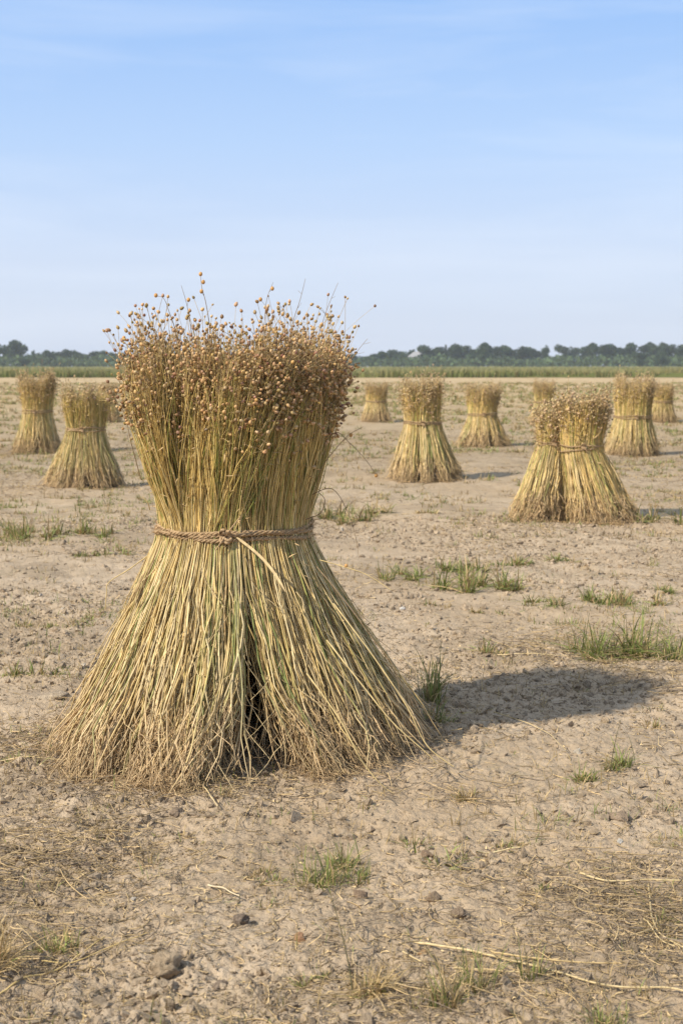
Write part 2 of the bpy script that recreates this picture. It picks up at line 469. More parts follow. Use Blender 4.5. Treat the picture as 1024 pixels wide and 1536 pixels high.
    tag(mesh_np('seed_capsules', V, F, M_CAPS, root, np.repeat(CC[rest], len(bv), 0)), kind='stuff')

    # ---- chaffy leaf stubs along the stalks and torn fibres
    nl = sh.get('leaves', n // 2)
    li = rng.choice(n, nl, p=(rr ** 4) / (rr ** 4).sum()); lt = np.where(rng.random(nl) < .55, rng.uniform(.74, .99, nl), rng.uniform(.04, .95, nl))
    kf = lt * (K - 1); k0 = np.floor(kf).astype(int); k0 = np.clip(k0, 0, K - 2); fr = (kf - k0)[:, None]
    lp = P[li, k0] * (1 - fr) + P[li, k0 + 1] * fr
    ow = norm(np.stack([lp[:, 0], lp[:, 1], np.zeros(nl)], -1))
    ld = norm(ow * rng.uniform(.1, .7, (nl, 1)) + rng.normal(0, .5, (nl, 3)) + np.array([0, 0, .2]))
    ll = rng.uniform(.008, .026, (nl, 1)) * sh.get('leafk', 1.0)
    tt = np.linspace(0, 1, 4)[None, :, None]
    LP = lp[:, None] + ow[:, None] * .003 + ld[:, None] * ll[:, None] * tt + rng.normal(0, .006, (nl, 1, 3)) * tt ** 2
    W = np.array([.3, 1, .8, .1])[None] * rng.uniform(.0006, .0016, (nl, 1)) * sh.get('leafk', 1.0)
    V, Q = ribbons(LP, W, norm(np.cross(ld, rng.normal(size=(nl, 3)))))
    LC = np.array([.48, .335, .17]) * rng.uniform(.55, 1.4, (nl, 1))
    tag(mesh_np('dry_leaves', V, Q, M_DRY, root, np.repeat(LC, 12, 0)), kind='stuff')

    # ---- torn fibres and kinked stems tangled over the skirt
    nf = sh.get('fibres', 0)
    if nf:
        fi = rng.choice(n, nf, p=(rr ** 6) / (rr ** 6).sum()); kf = rng.integers(1, int(K * .5), nf)
        fp0 = P[fi, kf]; tg = -norm(P[fi, kf + 1] - P[fi, kf]); ow = norm(np.stack([fp0[:, 0], fp0[:, 1], np.zeros(nf)], -1)); lat = np.cross(ow, np.array([0, 0, 1.0]))
        fl = rng.uniform(.03, .16, (nf, 1, 1)); u = np.linspace(0, 1, 9)[None, :, None]; sl = rng.normal(0, .38, (nf, 1, 1)); cv = rng.normal(0, .30, (nf, 1, 1))
        FP = fp0[:, None] + ow[:, None] * (.004 + .006 * rng.random((nf, 1, 1))) + fl * (tg[:, None] * u + lat[:, None] * (sl * u + cv * u ** 2) + ow[:, None] * .10 * u ** 2)
        FP = FP + np.cumsum(rng.normal(0, .0014, FP.shape), axis=1)
        FP[..., 2] = np.maximum(FP[..., 2], .006 + g[fi][:, None])
        V, Q = tubes(FP, rng.uniform(.0006, .0014, (nf, 1)) * np.linspace(1, .6, 9)[None], 4)
        tag(mesh_np('torn_fibres', V, Q, M_STALK, root, np.repeat(np.array([.62, .46, .235]) * rng.uniform(.5, 1.15, (nf, 1)), 36, 0)), kind='stuff')

    # ---- root ends: curly earth-coloured fibres at the foot
    nr = sh['roots']
    wgt = rr ** 5 * (.2 + np.clip(-facing, 0, 1)); ri = rng.choice(n, nr, p=wgt / wgt.sum())
    hgt = rng.random(nr) ** 2.4 * .17
    kk = np.argmin(np.abs(Z[ri] - hgt[:, None]), axis=1)
    rp = P[ri, kk] + rng.normal(0, .004, (nr, 3)); rp[:, 2] = np.maximum(hgt + g[ri], g[ri] + .006)
    ow = norm(np.stack([rp[:, 0], rp[:, 1], np.zeros(nr)], -1))
    rp = rp + ow * rng.uniform(0, .012, (nr, 1))
    rd = norm(ow * rng.uniform(.1, .9, (nr, 1)) + rng.normal(0, .42, (nr, 3)) + np.array([0, 0, -.95]))
    rl = rng.uniform(.02, .085, (nr, 1))
    kr = 6; tt = np.linspace(0, 1, kr)[None, :, None]
    RP = rp[:, None] + rd[:, None] * rl[:, None] * tt
    jit = np.cumsum(rng.normal(0, .0040, (nr, kr, 3)), axis=1); RP = RP + jit - jit[:, :1]
    floor_ = g[ri][:, None] + .003 + rng.uniform(0, .006, (nr, 1))
    RP[..., 2] = np.maximum(RP[..., 2], floor_)
    V, Q = tubes(RP, rng.uniform(.0005, .0012, (nr, 1)) * np.linspace(1, .45, kr)[None] * sh.get('rootk', 1.0), 3)
    RC = np.array([.52, .365, .20]) * rng.uniform(.5, 1.35, (nr, 1))
    tag(mesh_np('root_ends', V, Q, M_ROOT, root, np.repeat(RC, kr * 3, 0)), kind='stuff')

    # ---- twine
    rwx = Rw * sh.get('sx', 1) * 1.0; rwy = Rw * sh.get('sy', 1) * 1.0
    lx, ly = lean[0] * zw + sh.get('waist_shift', 0), lean[1] * zw
    def coil(z0, tilt, wob, srad, lay, a0=0, turns=1.0, npts=420, out=0.0):
        a = np.linspace(a0, a0 + turns * 2 * math.pi, npts)
        strands = []
        nr_ = (1 + .016 * np.sin(5 * a + wob) + .014 * np.sin(11 * a + 2 * wob) + .006 * np.sin(29 * a + wob * 5))
        c = np.stack([lx + (rwx * nr_ + srad * 1.2 + out) * np.cos(a), ly + (rwy * nr_ + srad * 1.2 + out) * np.sin(a), z0 + tilt * np.sin(a + wob) + .003 * np.sin(4 * a + wob * 3)], -1)
        rad_ = norm(np.stack([np.cos(a), np.sin(a), 0 * a], -1)); upv = np.array([0, 0, 1.0])
        for s in range(3):
            p = lay * a * (Rw / .18) + s * 2.094
            strands.append(c + srad * .95 * (rad_ * np.cos(p)[:, None] + upv * np.sin(p)[:, None]))
        return np.array(strands)
    srad = sh.get('twine', .0032)
    if detail:
        st = np.concatenate([coil(zw + .010, .004, .3, srad, 32), coil(zw, .003, 2.2, srad, 29, out=.001), coil(zw - .010, .004, 4.0, srad, 34)])
    elif 'twine_tilt' in sh:
        st = np.concatenate([coil(zw + .005, .004, .3, srad, 20, npts=160), coil(zw - .01, sh['twine_tilt'], 1.2, srad, 20, npts=160)])
    else:
        st = np.concatenate([coil(zw + .006, .006, rng.uniform(0, 6), srad, 18, npts=140), coil(zw - .008, .005, rng.uniform(0, 6), srad, -18, npts=140)])
    V, Q = tubes(st, np.full(st.shape[:2], srad), 5)
    tc = np.array([.36, .245, .135])
    cvar = np.repeat(np.random.default_rng(seed + 5).uniform(.75, 1.2, (st.shape[0] * st.shape[1], 1)), 5, 0)
    tcol = tc * cvar
    if detail:
        fl = st.reshape(-1, 3); m = 900; b = fl[rng.integers(0, len(fl), m)]; ow = norm(b * np.array([1, 1, 0]))
        fd = norm(ow * rng.uniform(.1, 1, (m, 1)) + rng.normal(0, .8, (m, 3))); u = np.linspace(0, 1, 5)[None, :, None]
        fp = b[:, None] + fd[:, None] * rng.uniform(.006, .020, (m, 1, 1)) * u + rng.normal(0, .003, (m, 1, 3)) * u ** 2
        V2, Q2 = tubes(fp, np.full((m, 5), .00035), 3); Q = [Q, Q2 + len(V)]; V = np.concatenate([V, V2]); tcol = np.concatenate([tcol, np.tile(tc * 1.3, (len(V2), 1))])
    band = mesh_np('twine_band', V, Q, M_TWINE, root, tcol)
    # knot and tails on the camera side
    ka = sh.get('knot', -1.6) - rot
    kc = np.array([lx + (rwx + .011) * math.cos(ka), ly + (rwy + .011) * math.sin(ka), zw + .002])
    o_ = np.array([math.cos(ka), math.sin(ka), 0]); s_ = np.array([-math.sin(ka), math.cos(ka), 0]); z_ = np.array([0, 0, 1.])
    a = np.linspace(0, 2 * math.pi * .93, 48)
    k_ = .82 if detail else .9
    loops = []
    for (A_, B_, ph_) in ((.016, .013, 0), (.012, .020, 1.1), (.019, .010, 2.3)):
        c = kc + k_ * (A_ * np.cos(a + ph_)[:, None] * (s_ * .8 + z_ * .5 * math.cos(ph_)) + B_ * np.sin(a + ph_)[:, None] * (z_ * .9 - s_ * .4 * math.sin(ph_)) + (.006 * np.sin(2 * a + ph_))[:, None] * o_ + .003 * o_)
        loops.append(c)
    V, Q = tubes(np.array(loops), np.full((3, 48), srad * 1.35), 6)
    tailp = []
    for (ex, ez, bow) in sh.get('tails', [(.02, .05, .01), (.03, -.05, .012)]):
        u = np.linspace(0, 1, 48)[:, None]
        tailp.append(kc + s_ * ex * u + z_ * ez * u + o_ * (bow * np.sin(u * math.pi) + (.012 if ez < 0 else .008) * u))
    V2, Q2 = tubes(np.array(tailp), np.full((len(tailp), 48), srad * .9) * np.linspace(1, .6, 48)[None], 5)
    mesh_np('knot', np.concatenate([V, V2]), np.concatenate([Q, Q2 + len(V)]), M_TWINE, band, tc * 1.05 * rng.uniform(.75, 1.2, (len(V) + len(V2), 1)))
    return root, rng

MAIN = dict(n=5600, zw=.527, zt=.985, rw=.178, rb=.408, rt=.241, stalk=.0018, clumps=16, gap=-1.40, open=.36, po=3.0, pull=.33,
            branches=8200, caps=.0034, roots=5200, fibres=1300, pullt=.11, hang=.125, twine=.0027, waist_shift=-.018, leaves=3600, knot=-1.60, tails=[(.035, .045, .008), (-.02, -.03, .008)], lean=(-.0, 0))
mz = gh(MX, MY)
main, mr = sheaf((MX, MY, 0.0), 'large tall flax sheaf in sharp focus with brown seed capsules and knotted twine', MAIN, 7, 0.0, True)

# ------------------------------------------------------------------ stray stalks of the big sheaf, each a part of its own
def stray(points, r0, r1, col, caps=(), parent=main, name='loose_stalk', twigs=(), capr=.0043):
    pts = np.array(points, float)
    # smooth curve through the points
    m = len(pts); tt = np.linspace(0, m - 1, 8 * (m - 1) + 1)
    i = np.clip(np.floor(tt).astype(int), 0, m - 2); f = (tt - i)[:, None]
    p0 = pts[np.clip(i - 1, 0, m - 1)]; p1 = pts[i]; p2 = pts[i + 1]; p3 = pts[np.clip(i + 2, 0, m - 1)]
    C = .5 * (2 * p1 + (p2 - p0) * f + (2 * p0 - 5 * p1 + 4 * p2 - p3) * f * f + (3 * p1 - p0 - 3 * p2 + p3) * f ** 3)
    V, Q = tubes(C[None], np.linspace(r0, r1, len(C))[None], 5)
    Vs = [V]; Qs = [Q]; nv = len(V)
    for (u, d, l) in twigs:
        b = C[int(u * (len(C) - 1))]; d = np.array(d, float); k = np.linspace(0, 1, 5)[:, None]
        c = b + d * l * k + np.array([0, 0, .12 * l]) * k ** 2
        V, Q = tubes(c[None], np.linspace(r1 * 1.0, r1 * .7, 5)[None], 4); Vs.append(V); Qs.append(Q + nv); nv += len(V)
        caps = list(caps) + [tuple(c[-1])] if l > 0 and capr else caps
    o = mesh_np(name, np.concatenate(Vs), np.concatenate(Qs), M_STALK, parent, np.tile(col, (nv, 1)) * np.random.default_rng(nv).uniform(.85, 1.1, (nv, 1)))
    for k, c in enumerate(caps):
        c = np.array(c); V, F = scatter(ICO1, c[None], frames(np.array([[.1, .1, 1.]])), np.array([[capr, capr, capr * 1.2]]))
        mesh_np('seed_capsule', V, F, M_CAPS, o, np.tile([.50, .27, .09], (len(V), 1)))
    return o

def mp(px, py, depth):
    """a point of the big sheaf: photo pixel at a given offset in front of (-) or behind (+) its axis, local"""
    y = MY + depth
    u = (px - 512) / FPX; v = (768 - py) / FPX
    cy = math.cos(PITCH); sy = math.sin(PITCH)
    d = (u, cy + v * sy, v * cy - sy); t = y / d[1]
    return (d[0] * t - MX, depth, CAM_H + d[2] * t)

DK = np.array([.27, .185, .10]); ST = np.array([.56, .42, .19]); GN = np.array([.33, .29, .12])
stray([mp(322, 560, -.12), mp(316, 500, -.13), mp(309, 455, -.14), mp(303, 432, -.14), mp(301, 414, -.14)], .0012, .0005, DK, [mp(301, 411, -.14), mp(305, 423, -.14)], twigs=[(.62, (-.5, -.1, .8), .012)])
stray([mp(290, 560, -.1), mp(288, 505, -.12), mp(281, 460, -.14), mp(272, 428, -.14)], .0011, .0004, DK, [], twigs=[(.7, (.2, 0, .9), .015)])
stray([mp(272, 560, -.1), mp(264, 500, -.12), mp(254, 468, -.14), mp(246, 448, -.14), mp(236, 444, -.14)], .0011, .0004, DK, [mp(234, 443, -.14)])
stray([mp(392, 550, -.05), mp(396, 490, -.06), mp(400, 450, -.06), mp(410, 423, -.06)], .0010, .0004, DK, [], twigs=[(.8, (.6, 0, .5), .012), (.6, (-.6, 0, .6), .02)])
stray([mp(430, 560, -.05), mp(438, 490, -.06), mp(450, 450, -.06), mp(458, 418, -.06)], .0011, .0004, DK, [], twigs=[(.75, (-.7, 0, .5), .012), (.55, (.6, .1, .7), .016)], capr=0)
stray([mp(465, 570, .0), mp(476, 510, .0), mp(490, 465, .0), mp(507, 424, .0)], .0011, .0004, DK, [], twigs=[(.8, (.8, 0, .3), .012), (.65, (-.5, 0, .6), .02), (.5, (.7, 0, .5), .02)], capr=0)
stray([mp(490, 600, .0), mp(515, 560, .0), mp(535, 528, .0), mp(551, 508, .0)], .0011, .0004, DK, [], twigs=[(.85, (.9, 0, .1), .02), (.65, (.9, 0, .1), .025), (.5, (-.2, 0, .9), .03)], capr=0)
stray([mp(470, 720, -.05), mp(490, 690, -.05), mp(520, 655, -.05), mp(545, 640, -.05)], .001, .0005, DK, [], twigs=[(.6, (.7, 0, .4), .03)])
stray([mp(465, 700, -.06), mp(500, 650, -.08), mp(525, 665, -.10), mp(550, 692, -.10), mp(563, 712, -.10)], .0011, .0005, DK, [mp(564, 713, -.1)])
stray([mp(462, 745, -.05), mp(497, 733, -.08), mp(520, 765, -.10), mp(533, 805, -.10), mp(538, 838, -.10)], .0011, .0004, DK, [])
stray([mp(455, 780, -.06), mp(480, 770, -.08), mp(487, 750, -.09), mp(477, 738, -.09)], .0014, .0007, DK, [])
stray([mp(480, 840, -.1), mp(515, 850, -.14), mp(550, 862, -.16), mp(586, 885, -.18)], .0012, .0008, ST, [mp(519, 849, -.14)])
stray([mp(475, 850, -.1), mp(520, 905, -.14), mp(560, 960, -.16), mp(590, 1000, -.18), mp(600, 1040, -.18)], .0014, .0007, DK, [])
stray([mp(232, 826, -.02), mp(195, 853, -.05), mp(164, 873, -.06), mp(160, 890, -.06), mp(158, 916, -.06)], .0015, .0009, ST, [])
stray([mp(212, 720, -.02), mp(196, 660, -.05), mp(185, 600, -.06), mp(178, 565, -.06)], .0012, .0005, DK, [mp(178, 561, -.06)], twigs=[(.7, (-.5, 0, .6), .03), (.5, (-.4, 0, .8), .03)])
stray([mp(215, 700, -.02), mp(190, 625, -.05), mp(172, 604, -.06), mp(146, 600, -.06)], .0011, .0004, ST, [])
stray([mp(225, 765, -.02), mp(222, 755, -.03), mp(214, 745, -.03)], .0014, .0008, ST, [])
stray([mp(215, 600, -.05), mp(200, 560, -.06), mp(193, 527, -.06), mp(187, 510, -.06)], .0011, .0005, ST, [mp(186, 507, -.06)])
# stalks bent over the foot on the right
stray([mp(500, 905, -.24), mp(560, 985, -.30), mp(610, 1060, -.33), mp(640, 1118, -.34), mp(680, 1150, -.35)], .0019, .0012, ST, [])
stray([mp(490, 960, -.28), mp(545, 1030, -.33), mp(590, 1085, -.36), mp(640, 1130, -.37), mp(655, 1146, -.37)], .0019, .0010, ST, [])
stray([mp(460, 1010, -.34), mp(510, 1080, -.38), mp(545, 1145, -.41), mp(590, 1190, -.42), mp(650, 1200, -.42)], .0019, .0010, ST, [])
# slanting stalks across the upper front
# flat torn strip below the knot
u = np.linspace(0, 1, 14)[:, None]
a_, b_ = np.array(mp(355, 806, -.192)), np.array(mp(428, 888, -.30))
PP = (a_ + (b_ - a_) * u + np.array([.01, 0, .006]) * np.sin(u * 3.1))[None]
V, Q = ribbons(PP, np.array([.0015] + [.0030] * 10 + [.0025, .002, .0006])[None], norm(np.array([[.75, .1, .6]])))
mesh_np('torn_strip', V, Q, M_DRY, main, np.tile([.46, .335, .17], (len(V), 1)))

# ------------------------------------------------------------------ the other sheaves
def bg(px, py, ptop, wb, wt, ww, pw, label, seed, **kw):
    """px,py foot centre; ptop top of heads, pw tie, wb/wt/ww widths in photo pixels"""
    x, y = gp(px, py)
    k = y / FPX / math.cos(PITCH) * 1.0
    h = CAM_H - (ptop - 548) * k; zw = CAM_H - (pw - 548) * k
    sh = dict(n=1150, zw=zw, zt=h - .03, rw=ww * k / 2 * .97, rb=wb * k / 2 * .97, rt=wt * k / 2 * .88, stalk=.0030, clumps=11, gap=-1.3, open=.10, pull=.34,
              branches=1500, caps=.0055, roots=900, rootk=1.9, leaves=700, leafk=2.0, twine=.0030)
    sh.update(kw)
    return sheaf((x, y, 0), label, sh, seed, kw.get('rot', 0.0))[0]

bg(826, 781, 604, 80, 56, 46, 662, 'slimmer of two flax sheaves leaning together, with low drooping seed heads', 21,
   n=1000, bottom_shift=(-.09, 0), hang=.15, lean=(0, 0), caps=.0056, stalk=.0028, twine=.0024, twine_tilt=.004, branches=750, roots=900, leaves=700)
bg(868, 783, 584, 104, 84, 66, 667, 'wider of two flax sheaves leaning together, with bushy head and slanting twine', 31,
   n=1500, bottom_shift=(.14, 0), hang=.13, lean=(0, 0), gap=-1.1, caps=.0056, stalk=.0028, twine=.0024, twine_tilt=.020, branches=1100, roots=1300, leaves=700)
bg(634, 718, 560, 112, 66, 56, 633, 'flax sheaf with pale twine, first to the right of the big sheaf', 22, bottom_shift=(.02, 0))
bg(722, 671, 572, 78, 50, 44, 620, 'short flax sheaf in the middle of the right-hand row, between two taller ones', 23, bottom_shift=(.015, 0))
bg(946, 681, 562, 82, 62, 56, 624, 'stout flax sheaf with a broad bushy head behind the two leaning ones', 24)
bg(563, 632, 571, 47, 36, 31, 601, 'small far flax sheaf close beside the big sheaf on its right', 25, n=800)
bg(815, 634, 567, 46, 34, 30, 602, 'small far flax sheaf half hidden behind the two leaning ones', 26, n=800)
bg(992, 633, 571, 44, 40, 32, 602, 'small far flax sheaf partly behind the stout bushy one', 27, n=800)
bg(129, 729, 574, 114, 76, 58, 642, 'flax sheaf with flat top and dark twine, just left of the big sheaf', 28, lean=(.02, 0), branches=420, green=.35, hang=.06)
bg(57, 678, 557, 68, 56, 45, 616, 'flax sheaf with a rounded brown head at the far left', 29, lean=(.02, 0))
bg(164, 632, 572, 36, 28, 24, 601, 'tiny far flax sheaf peeping out between the flat topped and big sheaves', 30, n=700)

# ------------------------------------------------------------------ grass tufts, weeds
def blades(rng, n, spread, h, w, green, lean=.5, flat=0.0):
    a = rng.uniform(0, 6.283, n); rr = spread * np.sqrt(rng.random(n)) * rng.uniform(.4, 1, n)
    base = np.stack([rr * np.cos(a), rr * np.sin(a) * .8, np.zeros(n)], -1)
    da = a + rng.normal(0, 1.1, n); l = h * (.22 + .9 * rng.random(n) ** 1.7)
    le = rng.uniform(.1, 1, n) * lean * 1.3 + flat
    out = np.stack([np.cos(da), np.sin(da), 0 * a], -1)
    K = 7; t = np.linspace(0, 1, K)[None, :, None]
    up = np.array([0, 0, 1.0])
    P = base[:, None] + (l * np.cos(np.clip(le, 0, 1.3)))[:, None, None] * up * (t - .42 * np.clip(le, 0, 1.2)[:, None, None] * t ** 2.4) + (l * np.sin(np.clip(le, 0, 1.4)))[:, None, None] * out[:, None] * t ** 1.5
    W = w * rng.uniform(.6, 1.2, (n, 1)) * np.array([.7, 1, 1, .9, .75, .5, .08])[None]
    side = norm(np.cross(out, up) + rng.normal(0, .3, (n, 3)))
    g = rng.random(n) < green
    c = np.where(g[:, None], np.array([.185, .215, .06]) * rng.uniform(.6, 1.5, (n, 1)) + rng.uniform(0, .05, (n, 1)) * np.array([1, .7, .1]), np.array([.46, .33, .155]) * rng.uniform(.55, 1.2, (n, 1)))
    C = np.repeat(c[:, None, :], K, 1)
    C = C * np.linspace(.9, 1.08, K)[None, :, None]
    return P, W, side, C

def tuft(px, py, wpx, hpx, green, label, seed, n=60, lean=.6, dark=1.0, cat='grass tuft', stems=()):
    rng = np.random.default_rng(seed)
    x, y = gp(px, py); k = y / FPX
    wpx *= 1.2; hpx *= .88; n = int(n * 3.6)
    nsub = max(2, int(wpx * k / .045)); sa = rng.uniform(0, 6.28, nsub); sr = wpx * k * .46 * np.sqrt(rng.random(nsub)); sub = rng.integers(0, nsub, n)
    P, W, s, C = blades(rng, n, min(wpx * k * .3, .045), hpx * k * 1.5, max(.0010, .00045 * y), green * .85, lean * 1.35)
    hs = rng.uniform(.5, 1.1, nsub)[sub][:, None, None]; P0 = P[:, :1].copy(); P = P0 + (P - P0) * hs
    P[..., 0] += (sr * np.cos(sa))[sub][:, None]; P[..., 1] += (sr * np.sin(sa) * 1.0)[sub][:, None]
    gz = ground_h(x + P[:, 0, 0], y + P[:, 0, 1])
    P[..., 2] += gz[:, None] - .003
    V, Q = ribbons(P, W, s)
    o = mesh_np('grass_tuft', V, Q, M_GRASS, None, np.repeat(C[:, :, None, :], 3, 2).reshape(-1, 3) * dark, loc=(x, y, 0))
    tag(o, label, cat, 'grass tufts and weeds on the dry soil')
    for (dx, h, bx) in stems:
        u = np.linspace(0, 1, 12)[:, None]
        c = np.array([dx * k, 0, 0.0]) + np.array([bx * k, 0, 0]) * u ** 1.5 + np.array([0, 0, h * k]) * u
        V, Q = tubes(c[None], np.linspace(.0011, .0005, 12)[None], 4)
        mesh_np('flower_stem', V, Q, M_GRASS, o, np.tile([.20, .18, .09], (len(V), 1)))
    return o

T = [
 (525, 1308, 105, 58, .85, 'green grass tuft with a straw-coloured fringe in the soil below the big sheaf', 90, .7),
 (645, 1282, 110, 32, .75, 'straggly low green weeds to the right of the fringed tuft', 34, .9),
 (692, 1500, 100, 85, .60, 'tall sparse green tuft under the long pale straw', 46, .5),
 (800, 1478, 60, 60, .85, 'thin upright green sprig behind the long pale straw', 12, .35),
 (905, 1524, 90, 32, .85, 'low spreading green weed at the lower edge of the soil', 60, 1.0),
 (463, 1468, 55, 30, .80, 'little green tuft left of the golden dry tuft', 24, .8),
 (532, 1492, 95, 75, .08, 'golden dry tuft standing among pale clods', 80, .8),
 (8, 1442, 120, 115, .04, 'big golden dry tuft with long bent straws at the left edge', 110, .7),
 (100, 1410, 85, 42, .60, 'mixed green and yellow tuft beside the big golden one', 50, .8),
 (14, 1143, 50, 26, .80, 'short green tuft at the left edge level with the sheaf foot', 40, .8),
 (62, 1015, 85, 44, .60, 'grey-green tuft with loose blades left of the sheaf skirt', 44, .9),
 (866, 1180, 66, 34, .80, 'leafy green weed on the bare soil in front of the shadow', 44, .9),
 (915, 1158, 62, 42, .75, 'wispy green tuft with one tall stem beside the leafy weed', 34, .7),
 (925, 980, 130, 65, .80, 'widest bushy green tuft, just above the end of the big shadow', 150, .8),
 (1004, 982, 66, 46, .75, 'green tuft at the right edge touching the widest tuft', 60, .8),
 (908, 902, 90, 32, .70, 'feathery light green tuft halfway to the two leaning sheaves', 80, .8),
 (986, 886, 36, 16, .80, 'small round green tuft near the right edge above the feathery one', 30, .8),
 (815, 907, 66, 17, .75, 'dark flat green tuft between two lighter ones', 60, 1.1),
 (716, 882, 110, 50, .75, 'large green tuft in front of the two leaning sheaves', 130, .8),
 (667, 856, 52, 22, .80, 'narrow green tuft joined to the left side of the large one', 44, .8),
 (600, 868, 70, 30, .75, 'green tuft nearest the big sheaf in the row of mid-field tufts', 60, .8),
 (845, 838, 54, 16, .65, 'faint green tuft right in front of the foot of the two leaning sheaves', 44, .9),
 (640, 1052, 60, 80, .75, 'tall thin green weed in the shade beside the sheaf skirt', 36, .45),
 (655, 1090, 50, 40, .70, 'low weed in the shade under the tall thin one', 34, .8),
 (690, 1192, 56, 26, .12, 'dry brown tuft just outside the shadow of the big sheaf', 50, .9),
 (738, 978, 50, 22, .45, 'half dry tuft on the far rim of the big shadow', 34, .8),
 (115, 838, 44, 12, .80, 'dark little green tuft left of the twine', 44, .9),
 (124, 802, 80, 30, .65, 'light green tuft in front of the flat topped sheaf', 60, .8),
 (50, 806, 100, 34, .60, 'light green tuft near the left edge before the flat topped sheaf', 70, .8),
 (505, 780, 100, 34, .55, 'pale green patch touching the big sheaf above its tie', 90, .8),
 (560, 772, 60, 26, .60, 'small pale green tuft right of the patch by the tie', 40, .8),
 (822, 1330, 40, 26, .80, 'lone green sprig at the edge of the straw mat', 14, .6),
 (976, 1385, 66, 40, .30, 'yellowish tuft in the middle of the straw mat', 40, .8),
 (992, 784, 100, 36, .55, 'green tuft in the shadow behind the two leaning sheaves', 60, .9),
 (60, 942, 36, 12, .70, 'tiny green tuft on pale soil left of the big sheaf', 24, .9),
 (135, 935, 34, 10, .65, 'tiny green tuft close to the slanting skirt of the sheaf', 24, .9),
 (228, 1252, 30, 14, .60, 'tiny green sprout among straw bits below the sheaf', 14, .8),
 (380, 1318, 36, 16, .30, 'small dry sprout left of the fringed green tuft', 20, .9),
 (660, 905, 40, 14, .20, 'brown dry tuft below the large mid-field tuft', 34, .9),
 (720, 922, 40, 12, .30, 'dull flat tuft on the bare soil past the big shadow', 34, 1.0),
 (985, 1085, 60, 22, .15, 'dry straw tuft at the right edge beside the shadow end', 44, 1.0),
 (700, 855, 70, 24, .70, 'green tuft just above the large mid-field tuft', 60, .8),
 (755, 845, 60, 18, .60, 'light tuft right above the large mid-field tuft, the farther one', 50, .9),
 (960, 905, 54, 26, .65, 'green tuft on the right of the feathery light green one', 44, .8),
 (15, 800, 50, 26, .60, 'green tuft cut by the left edge at the height of the twine', 50, .8),
 (180, 835, 50, 16, .55, 'faint green tuft just left of the big sheaf below its tie', 40, .9),
 (410, 1312, 60, 26, .45, 'half dry weed on the soil left of the fringed tuft', 40, .9),
 (745, 1262, 60, 18, .50, 'low weed on bare soil above the short bright straw', 40, 1.0),
 (650, 770, 44, 12, .30, 'pale dry tuft on the open ground before the first right sheaf', 34, .9),
]
for i, (px, py, w, h, g, lab, n, lean) in enumerate(T):
    tuft(px, py, w, h, g, lab, 100 + i, n, lean, dark=.85 if 'dark' in lab else 1.3 if 'golden' in lab else 1.0,
         stems=[(0, 82, 14)] if 'one tall stem' in lab else ([(-4, 175, -38)] if 'golden dry tuft standing' in lab else ()))

# ------------------------------------------------------------------ straw litter, crumbs, thin grass (nobody could count them)
def wedge(rng, n, d0, d1, half, pw=2.0):
    u = rng.random(n); d = (d0 ** pw + (d1 ** pw - d0 ** pw) * u) ** (1 / pw); a = rng.uniform(-half, half, n)
    return d * np.sin(a), d * np.cos(a), d

def litter_density(x, y):
    b = np.clip((fbm(x * 1.3, y * 1.3, 71, 4) - .42) * 4, .06, 1)
    for (px, py, rr, s) in ((110, 1290, .30, 1.2), (60, 1430, .28, 1.2), (930, 1350, .30, 1.4), (1000, 1390, .25, 1.2), (550, 1500, .30, .8), (820, 1450, .30, .6), (60, 1110, .35, 1.3), (970, 1010, .5, .7), (860, 960, .4, .7)):
        cx, cy = gp(px, py); b = b + s * np.exp(-((x - cx) ** 2 + (y - cy) ** 2) / rr ** 2)
    r = np.sqrt((x - MX) ** 2 + (y - MY) ** 2)
    return b + 1.1 * np.exp(-((r - .45) / .12) ** 2)

